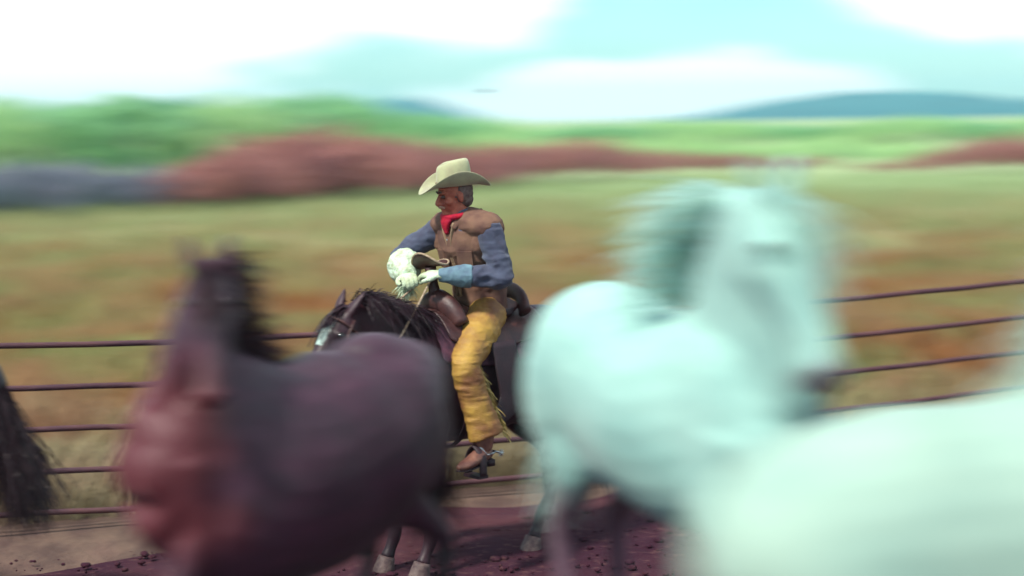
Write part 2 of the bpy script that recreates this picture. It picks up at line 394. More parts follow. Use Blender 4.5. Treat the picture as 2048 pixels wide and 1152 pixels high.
# ------------------------------------------------------------------ trees, brush
def foliage(seed, clumps, leaf, n):
    rs = np.random.RandomState(seed); v = []; f = []
    for (c, r, k) in clumps:
        m_ = int(n * k)
        d = rs.normal(size=(m_, 3)); d /= np.linalg.norm(d, axis=1)[:, None]
        rad = rs.uniform(0.35, 1.0, m_) ** 0.5
        rad = rad * (1 + 0.25 * noise(d * 2.2 + c[0], 1.0, seed))
        P = np.array(c) + d * rad[:, None] * np.array(r)
        a = rs.normal(size=(m_, 3)); a /= np.linalg.norm(a, axis=1)[:, None]
        b = np.cross(a, d + 0.01); b /= np.linalg.norm(b, axis=1)[:, None]
        s = leaf * rs.uniform(0.6, 1.4, m_)
        base = len(v)
        Q = np.stack([P - a * s[:, None], P + b * s[:, None] * 0.45, P + a * s[:, None], P - b * s[:, None] * 0.45], 1).reshape(-1, 3)
        v.extend(map(tuple, Q)); f.extend([(base + 4 * i, base + 4 * i + 1, base + 4 * i + 2, base + 4 * i + 3) for i in range(m_)])
    g = Geo(); g.v = v; g.f = f
    me = g.mesh('crown', smooth=False)
    return me
def woody(seed, h, spread, base_r, n=6):
    rs = random.Random(seed); g = Geo()
    top = (rs.uniform(-.2, .2), rs.uniform(-.2, .2), h * 0.62)
    g.tube([(0, 0, -0.15), (0.05, 0.02, h * 0.2), (top[0] * .5, top[1] * .5, h * 0.4), top], [base_r, base_r * .8, base_r * .6, base_r * .35])
    for i in range(n):
        a = i * 2.4 + rs.uniform(-.3, .3); z0 = h * rs.uniform(0.15, 0.5); q = spread * rs.uniform(0.5, 0.85)
        g.tube([(0, 0, z0), (math.cos(a) * q * .5, math.sin(a) * q * .5, z0 + h * 0.16), (math.cos(a) * q, math.sin(a) * q, z0 + h * rs.uniform(.25, .4))], [base_r * .45, base_r * .3, base_r * .1], n=6)
    return g.mesh('trunk')
def tree_proto(seed, h, spread, leafmat, n=5200, leaf=0.085):
    rs = random.Random(seed * 7 + 1); cl_ = []
    for i in range(15):
        a = i * 2.4; q = spread * math.sqrt((i + .5) / 15) * 0.85
        z = h * (0.60 + 0.26 * (1 - (q / spread) ** 2) * rs.uniform(0.5, 1.25) + rs.uniform(-.15, .05))
        s = rs.uniform(0.20, 0.34) * spread
        cl_.append(((math.cos(a) * q, math.sin(a) * q, z), (s * 1.15, s * 1.15, s * 0.8), 1 / 15))
    for i in range(8):
        a = rs.uniform(0, 6.28); q = spread * rs.uniform(.3, .9)
        cl_.append(((math.cos(a) * q, math.sin(a) * q, h * rs.uniform(.30, .5)), (spread * .22,) * 3, 1 / 26))
    return foliage(seed, cl_, leaf, n), woody(seed, h, spread, 0.10)
def leafmat(name, c1, c2):
    return mat(name, c1, c2, nscale=1.3, rough=0.75, bump=0, trans=0.35, contrast=(0.38, 0.62), detail=3)
M['leaf_green'] = leafmat('green_leaves', (0.38, 0.68, 0.32), (0.18, 0.40, 0.24))
M['leaf_light'] = leafmat('yellow_green_leaves', (0.52, 0.74, 0.34), (0.30, 0.52, 0.28))
M['leaf_teal'] = leafmat('grey_green_leaves', (0.20, 0.48, 0.32), (0.14, 0.33, 0.24))
M['leaf_rust'] = leafmat('reddish_brown_twigs', (0.46, 0.20, 0.17), (0.26, 0.12, 0.14))
M['leaf_purple'] = leafmat('dusky_brush_leaves', (0.24, 0.24, 0.32), (0.14, 0.19, 0.23))  # purple grey puts the shade under the trees into the leaf colour
PR = []
for i, (sd_, h, sp, mm) in enumerate([(1, 4.2, 2.3, 'leaf_green'), (2, 4.0, 2.6, 'leaf_light'), (3, 4.2, 2.2, 'leaf_teal'), (4, 3.7, 2.8, 'leaf_green')]):
    cr, tr = tree_proto(sd_, h, sp, mm); cr.materials.append(M[mm]); tr.materials.append(M['trunk']); PR.append((cr, tr, h))
rt = random.Random(5)
def place_tree(px, D, top_y, proto, label, group, wide=1.0):
    """px, top_y are where the crown stands seen from the camera bearing; D metres away"""
    s = 3300 / D; x = (px - 1024) / s; hz_ = 240 + 15 * (1024 - px) / 1024
    z = CAM_Z + (hz_ - top_y + (8 + rt.uniform(-9, 9) if px < 700 else 0)) / s; g0 = gz(x, D); cr, tr, h = PR[proto]
    k = (z - g0) / h
    o = empty('tree', (x, D, g0), random.uniform(0, 6.28)); o.scale = (k * wide, k * wide, k)
    tag(o, label, 'tree', group)
    obj('trunk', tr, None, o); obj('crown', cr, None, o)
    return o
GT = 'green trees in a row behind the pasture on the left'
for (px, D, ty, pr, wd) in [(-150, 56, 203, 0, 1.1), (-40, 52, 204, 1, 1.0), (70, 55, 196, 3, 1.1), (165, 58, 202, 0, 1.0), (265, 54, 174, 0, 1.0), (345, 60, 192, 2, 1.1), (440, 58, 184, 1, 1.1), (560, 62, 180, 0, 1.1), (640, 70, 188, 3, 1.1)]:
    lb = ('tallest rounded green tree of the row on the left, its crown against white cloud' if ty == 174 else 'rounded leafy green tree in the row along the left end of the pasture')
    place_tree(px, D, ty, pr, lb, None if ty == 174 else GT, wd)
GT2 = 'green trees thinning out behind the red brush'
for (px, D, ty, pr, wd) in [(720, 80, 208, 1, 1.3), (815, 86, 214, 3, 1.3), (905, 95, 222, 0, 1.4), (985, 105, 230, 1, 1.4)]:
    place_tree(px, D, ty, pr, 'low spreading green tree behind the reddish brush and the hatted rider', GT2, wd)
GT3 = 'low green trees in a far line on the right'
for i, px in enumerate(range(1070, 2250, 92)):
    D = 108 + rt.uniform(-8, 8)
    place_tree(px, D, 243 - (px - 1070) * 0.014 + rt.uniform(-5, 7), (1, 3, 0, 1)[i % 4], 'low pale green tree in the far line under the blue hills', GT3, 1.7)

def bush_proto(seed, mm, n=1500, leaf=0.055):
    rs = random.Random(seed); cl_ = []
    for i in range(11):
        a = i * 2.4; q = 1.0 * math.sqrt(i / 11)
        cl_.append(((math.cos(a) * q, math.sin(a) * q, 0.45 + 0.5 * (1 - q * q) * rs.uniform(.6, 1.2)), (0.42, 0.42, 0.36), 1 / 11))
    me = foliage(seed, cl_, leaf, n); me.materials.append(M[mm])
    tr = woody(seed, 1.2, 0.9, 0.03, 8); tr.materials.append(M['trunk'])
    return me, tr
BP = {k: [bush_proto(s, k) for s in ss] for k, ss in (('leaf_rust', (21, 22)), ('leaf_purple', (23, 24)), ('leaf_light', (25,)))}
def place_bush(px, D, top_y, kind, label, group, wide=1.2):
    s = 3300 / D; x = (px - 1024) / s; hz_ = 240 + 15 * (1024 - px) / 1024
    g0 = gz(x, D); k = max(0.25, (CAM_Z + (hz_ - top_y) / s - g0) / 1.35)
    cr, tr = random.choice(BP[kind])
    o = empty('bush', (x, D, g0), random.uniform(0, 6.28)); o.scale = (k * wide, k * wide, k)
    tag(o, label, 'bush', group); obj('stem', tr, None, o); obj('crown', cr, None, o)
for i, px in enumerate(range(-160, 360, 52)):
    place_bush(px, 45 + (px + 160) * 0.011 + rt.uniform(-1, 1), 330 + rt.uniform(-20, 16), 'leaf_purple', 'dusky purple grey bush below the green trees on the left', 'dusky bushes below the left trees', 1.1)
tops = [(380, 345), (430, 315), (480, 300), (540, 292), (600, 288), (660, 282), (720, 288), (780, 292), (840, 300), (900, 302), (960, 300), (1020, 296), (1080, 290), (1140, 292), (1200, 298), (1260, 304), (1320, 310), (1380, 314), (1440, 320), (1500, 326), (1560, 322), (1620, 330)]
for px, ty in tops:
    D = 3300 * 2.6 / ((405 - (px - 480) * 0.055 if px < 1400 else 350) - 236)
    D = min(D, 74)
    place_bush(px, D + rt.uniform(0, 4), ty - (24 if px < 900 else 12) + rt.uniform(-18, 12), 'leaf_rust', 'reddish brown bush in the long dark brush behind the rider', 'reddish brush behind the rider', 1.25)
for px in range(335, 960, 44):
    place_bush(px, 51 + (px - 335) * 0.016 + rt.uniform(-1, 1), 334 - (px - 335) * .02 + rt.uniform(-14, 14), 'leaf_rust', 'reddish brown bush in the long dark brush behind the rider', 'reddish brush behind the rider', 1.25)
for px, ty in ((1740, 322), (1800, 318), (1860, 300), (1915, 280), (1970, 268), (2030, 262), (2090, 262), (2150, 270)):
    place_bush(px, 72 + rt.uniform(-2, 2), ty + rt.uniform(-5, 5), 'leaf_rust', 'maroon bush in the brush at the right end of the pasture', 'maroon brush at the right edge', 1.25)
for px in range(420, 1900, 74):
    place_bush(px, 84 + rt.uniform(-3, 6), 268 + rt.uniform(-8, 14), 'leaf_light', 'low yellow green bush between the red brush and the far trees', 'yellow green bushes in front of the far trees', 1.5)

# ------------------------------------------------------------------ grass
def grass(name, rs, n, x0, x1, yf, hmin, hmax, wmul, label, material):
    y = yf(n); half = y * 0.36 + 1.0
    x = rs.uniform(-1, 1, n) * half
    ok = y > fence_y(x) + 0.30
    x = x[ok]; y = y[ok]; n = len(x)
    p = np.stack([x, y, y * 0], 1)
    dens = noise(p * np.array([0.55, 0.4, 1]), 1.0, 41) * 0.5 + noise(p, 1.9, 42) * 0.5
    keep = rs.uniform(-1.1, 0.6, n) < dens
    x = x[keep]; y = y[keep]; p = p[keep]; n = len(x); dens = dens[keep]
    h = rs.uniform(hmin, hmax, n) * (1 + 0.6 * dens)
    wdt = (0.004 + y * 0.00028) * wmul * rs.uniform(.6, 1.4, n)
    a = rs.uniform(0, 6.28, n); lean = rs.uniform(0.1, 0.75, n) * h; wind = rs.uniform(0.0, 0.5, n) * h
    z = ground_z(x, y) - 0.02
    dx = np.cos(a) * lean + wind; dy = np.sin(a) * lean
    sx = np.cos(a + 1.57) * wdt; sy = np.sin(a + 1.57) * wdt * 0.6
    b = np.stack([x, y, z], 1); s_ = np.stack([sx, sy, 0 * x], 1); s_[:, 0] = np.abs(s_[:, 0]) + wdt * 0.4
    mid = b + np.stack([dx * .35, dy * .35, h * .62], 1); tip = b + np.stack([dx, dy, h], 1)
    vv = np.stack([b - s_, b + s_, mid + s_ * .8, mid - s_ * .8, tip], 1).reshape(-1, 3)
    me = bpy.data.meshes.new(name)
    me.vertices.add(len(vv)); me.vertices.foreach_set('co', vv.ravel())
    i = np.arange(n)[:, None] * 5
    loops = np.concatenate([i + np.array([[0, 1, 2, 3]]), i + np.array([[3, 2, 4]])], 1).ravel()
    me.loops.add(len(loops)); me.loops.foreach_set('vertex_index', loops)
    me.polygons.add(2 * n)
    st = (np.arange(n)[:, None] * 7 + np.array([[0, 4]])).ravel()
    me.polygons.foreach_set('loop_start', st); me.update(calc_edges=True)
    return tag(obj(name, me, material), label, 'grass', kind='stuff')
def grass_material():
    g = bpy.data.materials.new('dry_grass'); g.use_nodes = True; n = g.node_tree; n.nodes.clear(); K = n.links.new
    out = n.nodes.new('ShaderNodeOutputMaterial'); b = n.nodes.new('ShaderNodeBsdfDiffuse'); tr = n.nodes.new('ShaderNodeBsdfTranslucent'); ms = n.nodes.new('ShaderNodeMixShader'); ms.inputs[0].default_value = 0.35
    K(b.outputs[0], ms.inputs[1]); K(tr.outputs[0], ms.inputs[2]); K(ms.outputs[0], out.inputs[0])
    ge = n.nodes.new('ShaderNodeNewGeometry')
    def nz(sc, stretch, loc=(0, 0, 0)):
        mp = n.nodes.new('ShaderNodeMapping'); K(ge.outputs['Position'], mp.inputs[0]); mp.inputs['Scale'].default_value = stretch; mp.inputs['Location'].default_value = loc
        x = n.nodes.new('ShaderNodeTexNoise'); x.inputs['Scale'].default_value = sc; x.inputs['Detail'].default_value = 5; K(mp.outputs[0], x.inputs[0]); return x.outputs[0]
    def rg(v, a, b_):
        r = n.nodes.new('ShaderNodeMapRange'); K(v, r.inputs[0]); r.inputs[1].default_value = a; r.inputs[2].default_value = b_; return r.outputs[0]
    def mx(f, c1, c2):
        q = n.nodes.new('ShaderNodeMix'); q.data_type = 'RGBA'; K(f, q.inputs[0])
        for i, c in ((6, c1), (7, c2)):
            if isinstance(c, tuple): q.inputs[i].default_value = (*c, 1)
            else: K(c, q.inputs[i])
        return q.outputs[2]
    c = mx(rg(nz(1.0, (0.55, 0.45, 0.3)), 0.43, 0.57), (0.29, 0.32, 0.13), (0.40, 0.23, 0.12))
    c = mx(rg(nz(1.0, (0.50, 0.50, 0.2), (7, 3, 0)), 0.52, 0.62), c, (0.34, 0.145, 0.055))
    c = mx(rg(nz(1.0, (5, 5, 1)), 0.45, 0.75), c, (0.28, 0.17, 0.10))
    sx = n.nodes.new('ShaderNodeSeparateXYZ'); K(ge.outputs['Position'], sx.inputs[0])
    c = mx(rg(sx.outputs[1], 24, 62), c, (0.34, 0.43, 0.22))
    nr = n.nodes.new('ShaderNodeMapRange'); K(sx.outputs[1], nr.inputs[0]); nr.inputs[1].default_value = 16.0; nr.inputs[2].default_value = 11.5; nr.inputs[4].default_value = 0.65
    c = mx(nr.outputs[0], c, (0.38, 0.27, 0.20))
    K(c, b.inputs[0]); K(c, tr.inputs[0])
    return g
M['grass'] = grass_material()
rs = np.random.RandomState(4)
grass('grass', rs, 190000, -20, 20, lambda n: 1 / rs.uniform(1 / 70.0, 1 / 9.9, n), 0.14, 0.42, 1.0, 'dry green and rust coloured grass covering the pasture behind the fence', M['grass'])

# ------------------------------------------------------------------ fence
def rail_z(x):
    return float(np.interp(x, [-9, -3.23, -2.20, 0.0, 2.55, 3.89, 9], [1.12, 1.078, 1.035, 1.05, 1.106, 1.165, 1.30]))
post_x = [-10.2, -7.4, -4.75, -2.06, 0.93, 4.25, 7.2, 10.0]
fence = empty('rail_fence', (-1.56, fence_y(-1.56), gz(-1.56, 11)))
tag(fence, 'dark horizontal rail fence running behind the horses along the pasture', 'fence')
fo = Vector(fence.location)
for x in post_x:
    y = fence_y(x) + 0.05; z0 = gz(x, y); zt = rail_z(x) + 0.10
    g = Geo(); g.tube([(x - fo.x, y - fo.y, z0 - 0.2 - fo.z), (x - fo.x, y - fo.y, (z0 + zt) / 2 - fo.z), (x - fo.x, y - fo.y, zt - fo.z)], 0.036, n=12)
    g.ball((x - fo.x, y - fo.y, zt - fo.z), (0.038, 0.038, 0.02))
    obj('post', g.mesh('post'), M['rail'], fence)
for k in range(5):
    for a, b_ in zip(post_x[:-1], post_x[1:]):
        pts = []
        for t in np.linspace(0, 1, 9):
            x = a + (b_ - a) * t
            sag = -0.010 * math.sin(math.pi * t) * (1 + 0.4 * math.sin(k * 2 + a))
            if k == 0: sag *= 0.4
            pts.append((x - fo.x, fence_y(x) - fo.y - 0.01, rail_z(x) - 0.272 * k + sag - fo.z + 0.003 * math.sin(7 * x + k)))
        obj('rail', Geo().tube(pts, 0.0195, n=8, sub=2).mesh('rail'), M['rail'], fence)

# ------------------------------------------------------------------ hair
def strands(name, roots, dirs, lens, material, parent, grav=0.6, width=0.004, segs=6, curl=0.05, seed=0):
    roots = np.array(roots, float); dirs = np.array(dirs, float); lens = np.array(lens, float); n = len(roots)
    rs = np.random.RandomState(seed); t = np.linspace(0, 1, segs + 1)
    a = rs.normal(size=(n, 3)); sd_ = np.cross(dirs, a); sd_ /= np.linalg.norm(sd_, axis=1)[:, None] + 1e-9
    cv = rs.normal(size=(n, 3)) * curl; cv2 = rs.normal(size=(n, 3)) * curl * .5
    P = roots[:, None, :] + dirs[:, None, :] * (lens[:, None, None] * t[None, :, None])
    P = P + V(0, 0, -1)[None, None, :] * (lens[:, None, None] * grav * (t ** 2)[None, :, None])
    P = P + cv[:, None, :] * (lens[:, None, None] * (t ** 2)[None, :, None]) + cv2[:, None, :] * lens[:, None, None] * np.sin(t * 5)[None, :, None]
    wv = sd_[:, None, :] * (width * (1 - 0.75 * t))[None, :, None]
    Q = np.stack([P - wv, P + wv], 2).reshape(-1, 3)
    f = []; S = (segs + 1) * 2
    for i in range(n):
        for k in range(segs):
            b = i * S + k * 2; f.append((b, b + 1, b + 3, b + 2))
    g = Geo(); g.v = [tuple(q) for q in Q]; g.f = f
    return obj(name, g.mesh(name), material, parent)

# ------------------------------------------------------------------ horses
def horse(label, loc, yaw, scale, coat, hair, neck, head_u, head_yaw, legs, mane, tail, seed=0, blaze=0, group=None, tail_mat=None, head_len=0.60, points=0.5, red=False, voxel=0.014, ear=(0.75, 0.3), girth=0.0, pitch=0):
    root = empty('horse', loc, yaw, scale); root.rotation_euler = (0, pitch, yaw); tag(root, label, 'horse', group)
    g = Geo()
    gd = girth
    g.loft([(-.80, 0, 1.14, .05, .08), (-.755, 0, 1.16, .17, .20), (-.62, 0, 1.19, .255, .30), (-.42, 0, 1.175 - gd * .7, .275 + gd * .4, .335 + gd * .7), (-.20, 0, 1.125 - gd, .265 + gd * .5, .325 + gd), (0, 0, 1.095 - gd, .285 + gd * .5, .335 + gd),
            (.20, 0, 1.10 - gd, .27 + gd * .4, .355 + gd), (.38, 0, 1.14 - gd * .6, .235 + gd * .3, .385 + gd * .6), (.52, 0, 1.13 - gd * .4, .225, .34 + gd * .4), (.64, 0, 1.12, .195, .26), (.73, 0, 1.13, .12, .16)], n=24)
    # haunch and shoulder muscles
    for s in (-1, 1):
        g.ball((-.52, .15 * s, 1.10), (.25, .145, .30)); g.ball((-.70, .10 * s, 1.02), (.12, .10, .26))
        g.ball((.50, .135 * s, 1.12), (.17, .10, .30)); g.ball((.66, .085 * s, 1.06), (.11, .10, .15)); g.ball((-.30, .13 * s, .92), (.15, .10, .14))
    g.ball((.42, 0, 1.44), (.20, .06, .11)); g.ball((-.48, 0, 1.40), (.22, .15, .11))
    # neck: points (x,y,z, side, depth)
    hs = V(-math.sin(head_yaw), math.cos(head_yaw), 0)
    g.loft(neck, side=np.array([V(0, 1, 0), hs]), n=20)
    poll = V(neck[-1][:3]); u = unit(head_u); hs = unit(hs - u * np.dot(hs, u)); fv = unit(np.cross(u, hs)); HL = head_len
    hp = lambda t, s=0, f=0: poll + u * (t * HL) + hs * s + fv * f
    prof = [(-.06, .062, .075, -.005), (.06, .085, .10, -.012), (.20, .098, .125, -.028), (.32, .092, .122, -.032), (.46, .070, .095, -.018), (.62, .056, .072, -.008), (.78, .052, .060, -.006), (.90, .056, .058, -.010), (.98, .044, .046, -.014), (1.02, .02, .02, -.014)]
    st = [(*hp(t, 0, c), a, b) for t, a, b, c in prof]
    g.loft(st, side=hs, n=20)
    for s in (-1, 1):
        g.ball(hp(.27, .062 * s, -.065), (.062, .034, .075)); g.ball(hp(.25, .080 * s, .045), .024); g.ball(hp(.93, .040 * s, .022), .022)
    g.ball(hp(.96, 0, -.048), .030)
    for s in (-1, 1):
        e0 = hp(.02, .052 * s, .045); ed = unit(-u * ear[0] + fv * ear[1] + hs * .22 * s)
        g.loft([(*(e0 - ed * .03), .030, .022), (*(e0 + ed * .03), .034, .022), (*(e0 + ed * .09), .032, .018), (*(e0 + ed * .14), .018, .012), (*(e0 + ed * .17), .004, .004)], side=hs, n=10)
    # legs: (side, fore, dx of knee, dx of fetlock, lift)
    feet = []
    for s, fore, dk, df, lift in legs:
        if fore:
            x = .50
            P = [(x + .04, .14 * s, 1.12, .10, .15), (x - .01, .15 * s, .88, .085, .12), (x + dk * .5, .14 * s, .70, .062, .078), (x + dk, .13 * s, .50 + lift * .6, .050, .055), (x + dk + .004, .13 * s, .44 + lift * .6, .042, .045),
                 (x + dk * .6 + df * .4, .13 * s, .34 + lift * .7, .033, .038), (x + df, .13 * s, .22 + lift, .036, .044), (x + df + .035, .13 * s, .14 + lift, .034, .036), (x + df + .06, .13 * s, .085 + lift, .045, .048)]
            foot = (x + df + .075, .13 * s, lift)
        else:
            x = -.60
            P = [(x + .10, .14 * s, 1.05, .12, .21), (x + .14, .16 * s, .88, .105, .175), (x + .08 + dk * .4, .155 * s, .74, .075, .11), (x - .03 + dk * .8, .145 * s, .62 + lift * .5, .050, .065), (x - .085 + dk, .14 * s, .53 + lift * .6, .045, .060), (x - .08 + dk, .14 * s, .45 + lift * .7, .038, .048),
                 (x - .06 + dk * .6 + df * .4, .14 * s, .33 + lift * .8, .034, .038), (x - .05 + df, .14 * s, .22 + lift, .036, .045), (x - .01 + df, .14 * s, .14 + lift, .034, .036), (x + .015 + df, .14 * s, .085 + lift, .045, .048)]
            foot = (x + .03 + df, .14 * s, lift)
        g.loft(P, side=(0, 1, 0), n=14); feet.append(foot)
    me = g.skin('body', voxel, 7); c = coords(me)
    d = c - poll; t = d @ u / HL; near_head = np.linalg.norm(d - np.outer(d @ u, u), axis=1)
    inh = near_head < 0.17
    # coat pattern, and shade painted low on the body
    nzv_ = noise(c, 7, seed) * .07
    legp = np.clip((points + nzv_ - c[:, 2]) / .16, 0, 1) * (np.abs(c[:, 1]) > 0.02)
    muz = np.clip((t - .80 + nzv_) / .12, 0, 1) * inh * (t < 1.3)
    attr(me, 'points', np.maximum(legp, muz * 0.85))
    attr(me, 'red', np.clip((c[:, 0] - .36 + nzv_ * 1.5) / .22, 0, 1) * np.clip((c[:, 2] - .6) / .2, 0, 1) * np.clip((1.62 - c[:, 2]) / .25, 0, 1) * (0.85 if red else 0))
    bl = inh * (np.abs(d @ hs) < .030 + .008 * np.sin(t * 9)) * ((d @ fv) > 0) * (t > .12) * (t < blaze)
    attr(me, 'blaze', bl.astype(float)); attr(me, 'low_shade', np.clip((1.05 - c[:, 2] + nzv_ * 2) / .5, 0, 1) * .8)  # darkening towards belly and legs is body shade painted into the coat
    # soft muscle relief
    n_ = normals(me); setco(me, c + n_ * (noise(c * V(1, 1, .6), 7, seed + 3) * .004 + noise(c, 16, seed + 5) * .0016)[:, None])
    obj('body', me, coat, root)
    for f in feet:
        hf = Geo(); x, y, z = f
        hf.loft([(x - .012, y, z + .095, .046, .050), (x, y, z + .06, .053, .058), (x + .012, y, z + .02, .060, .068), (x + .016, y, z, .062, .072)], side=(0, 1, 0), n=16, sub=2)
        obj('hoof', hf.mesh('hoof'), M['hoof'], root)
    for s in (-1, 1):
        e = obj('eye', Geo().ball(hp(.255, .093 * s, .040), .021).mesh('eye'), M['eye'], root)
        obj('nostril', Geo().ball(hp(.935, .0505 * s, .026), (.014, .012, .018)).mesh('nostril'), M['nostril'], root)
    # mane along the crest, and forelock
    rs = np.random.RandomState(seed + 50)
    a = np.array(neck, float); c0 = a[:, :3]
    ro, di, le = [], [], []
    mv, mlen, mn, mg = mane
    for i in range(mn):
        q = rs.uniform(0.28, 1.0) * (len(a) - 1); k = min(int(q), len(a) - 2); fr = q - k
        p = a[k] * (1 - fr) + a[k + 1] * fr; tg = unit(c0[k + 1] - c0[k]); h = V(0, 1, 0) * (1 - q / (len(a) - 1)) + hs * (q / (len(a) - 1))
        sd_ = unit(h - tg * np.dot(h, tg)); up = np.cross(tg, sd_)
        if up[2] < 0 and abs(tg[2]) < .8: up = -up
        if np.dot(up, V(-1, 0, 0.3)) < 0 and tg[2] > .5: up = -up
        ro.append(p[:3] + up * p[4] * .93 + sd_ * rs.normal() * .012)
        di.append(unit(up * .45 + V(mv) + rs.normal(size=3) * .22)); le.append(mlen * rs.uniform(.55, 1.15))
    strands('mane', ro, di, le, hair, root, grav=mg, width=.0045, seed=seed)
    ro, di, le = [], [], []
    for i in range(max(90, mn // 8)):
        ro.append(hp(rs.uniform(-.05, .06), rs.normal() * .02, .075)); di.append(unit(u * .8 + fv * .5 + rs.normal(size=3) * .18)); le.append(mlen * rs.uniform(.4, .8))
    strands('forelock', ro, di, le, hair, root, grav=mg, width=.0045, seed=seed + 2)
    # tail
    tv, tlen, tn, tg_ = tail
    ro, di, le = [], [], []
    for i in range(tn):
        q = rs.uniform(0, 1)
        ro.append(V(-.79 - .03 * q, 0, 1.30 - .22 * q) + rs.normal(size=3) * V(.015, .026, .01)); di.append(unit(V(tv) + rs.normal(size=3) * .13)); le.append(tlen * rs.uniform(.7, 1.1))
    strands('tail', ro, di, le, tail_mat or hair, root, grav=tg_, width=.005, seed=seed + 1, curl=.07)
    return root, hp

UPN = lambda px, pz, kx=0, ky=0: [(.40, 0, 1.20, .16, .30), (.52, 0, 1.28, .135, .28), (.62 + kx, ky * .3, 1.45, .105, .225), (px * .55 + .62 * .45 + kx, ky * .6, (pz + 1.45) / 2 + .04, .085, .165), (px, ky, pz, .068, .105)]
stand = [(1, 1, .02, .00, 0), (-1, 1, .03, .06, 0), (1, 0, .02, -.02, 0), (-1, 0, .08, .10, 0)]
trot = [(1, 1, .14, .05, .10), (-1, 1, -.06, -.16, 0), (1, 0, -.08, -.14, 0), (-1, 0, .12, .16, .05)]

# bay horse, left foreground, heading left with its head turned to the camera
bx, by = -.95, 6.75
bay_yaw = math.pi + R(42)
neck = [(.34, 0, 1.18, .16, .31), (.41, 0, 1.30, .145, .29), (.44, .02, 1.48, .125, .23), (.44, .06, 1.68, .105, .175), (.42, .12, 1.85, .08, .12)]
bay, _ = horse('dark bay horse in the left foreground, chest to the left, head turned towards the camera', (bx, by, gz(bx, by)), bay_yaw, .96, M['bay'], M['mane_bay'], neck,
      (.26, .34, -.90), R(52), trot, ((-.55, .15, .25), .30, 1300, .45), ((-.05, -.1, -1), .7, 400, .0), seed=3, points=.62, red=True, head_len=.56, girth=.15)

# white horse, centre right, three quarters towards the camera
wx, wy = .63, 6.40
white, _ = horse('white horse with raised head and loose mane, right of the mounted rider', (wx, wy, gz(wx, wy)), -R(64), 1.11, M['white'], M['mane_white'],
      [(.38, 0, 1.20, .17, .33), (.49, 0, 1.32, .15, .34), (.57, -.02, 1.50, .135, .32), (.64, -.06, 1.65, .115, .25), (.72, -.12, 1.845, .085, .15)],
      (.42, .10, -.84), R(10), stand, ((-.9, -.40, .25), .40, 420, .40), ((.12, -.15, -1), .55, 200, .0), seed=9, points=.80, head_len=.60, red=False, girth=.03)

# second white horse, close at the lower right, leaving the frame
cx, cy = 1.78, 4.45
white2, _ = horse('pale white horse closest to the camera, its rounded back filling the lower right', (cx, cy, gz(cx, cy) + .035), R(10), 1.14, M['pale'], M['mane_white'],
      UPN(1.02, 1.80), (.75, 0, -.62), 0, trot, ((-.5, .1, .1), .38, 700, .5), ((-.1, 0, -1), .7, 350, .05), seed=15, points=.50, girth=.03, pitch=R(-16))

# black horse just leaving the frame on the left: its tail shows
kx, ky = -3.46, 8.55
blackh, _ = horse('black horse leaving past the left edge of the picture, only its tail in view', (kx, ky, gz(kx, ky)), math.pi - R(6), .98, M['black'], M['mane_dark'],
      UPN(.98, 1.82), (.7, 0, -.68), 0, trot, ((-.6, .1, .1), .32, 500, .5), ((-.26, 0, -.80), .50, 1500, .25), seed=21, points=.6, tail_mat=M['tail_mix'])

# the ridden horse, heading left and towards the camera with its head low
RY = math.pi + R(42); HD = V(math.cos(RY), math.sin(RY), 0)
ex, ey = -.21, 9.68
rgz = gz(ex, ey)
ridden, rhp = horse('dark brown saddled horse under the rider, head low with a white mark on its face', (ex, ey, rgz), RY, .98, M['brown'], M['mane_dark'],
      [(.40, 0, 1.20, .16, .30), (.54, 0, 1.28, .13, .26), (.68, 0, 1.40, .10, .20), (.82, 0, 1.51, .082, .15), (.95, 0, 1.565, .066, .10)],
      (.66, 0, -.75), R(2), [(1, 1, .02, .00, 0), (-1, 1, .03, .06, 0), (1, 0, .16, .27, 0), (-1, 0, -.02, -.08, 0)], ((.05, .55, .1), .26, 900, .8), ((-.35, 0, -.95), .8, 500, .05), seed=27, points=.16, blaze=.42, red=False, voxel=.012, ear=(.8, .1))

# ------------------------------------------------------------------ saddle (horse frame, origin at the horse's base)
SZ = rgz
saddle = empty('saddle', (ex, ey, SZ), RY, .98); tag(saddle, 'brown western saddle with pale edged pommel under the rider', 'saddle')
g = Geo(); g.loft([(-.30, 0, 1.40, .30, .10), (-.1, 0, 1.37, .31, .125), (.1, 0, 1.38, .31, .125), (.34, 0, 1.44, .27, .115)], n=20)
bl = Geo()
def drape(x0, x1, zlow, off, nseg=14, nx=9):
    """cloth wrapped over the back: follows the barrel from side to side"""
    v = []; f = []
    for i in range(nx):
        x = x0 + (x1 - x0) * i / (nx - 1)
        cz = np.interp(x, [-.42, -.2, 0, .2, .38, .52], [1.175, 1.125, 1.095, 1.10, 1.14, 1.13]); ry = np.interp(x, [-.42, -.2, 0, .2, .38, .52], [.275, .265, .285, .27, .235, .225]); rz = np.interp(x, [-.42, -.2, 0, .2, .38, .52], [.335, .325, .335, .355, .385, .34])
        for j in range(nseg + 1):
            a = (j / nseg * 2 - 1) * zlow
            v.append((x, math.sin(a) * (ry + off), cz + math.cos(a) * (rz + off)))
    for i in range(nx - 1):
        for j in range(nseg):
            a = i * (nseg + 1) + j; f.append((a, a + 1, a + nseg + 2, a + nseg + 1))
    return v, f
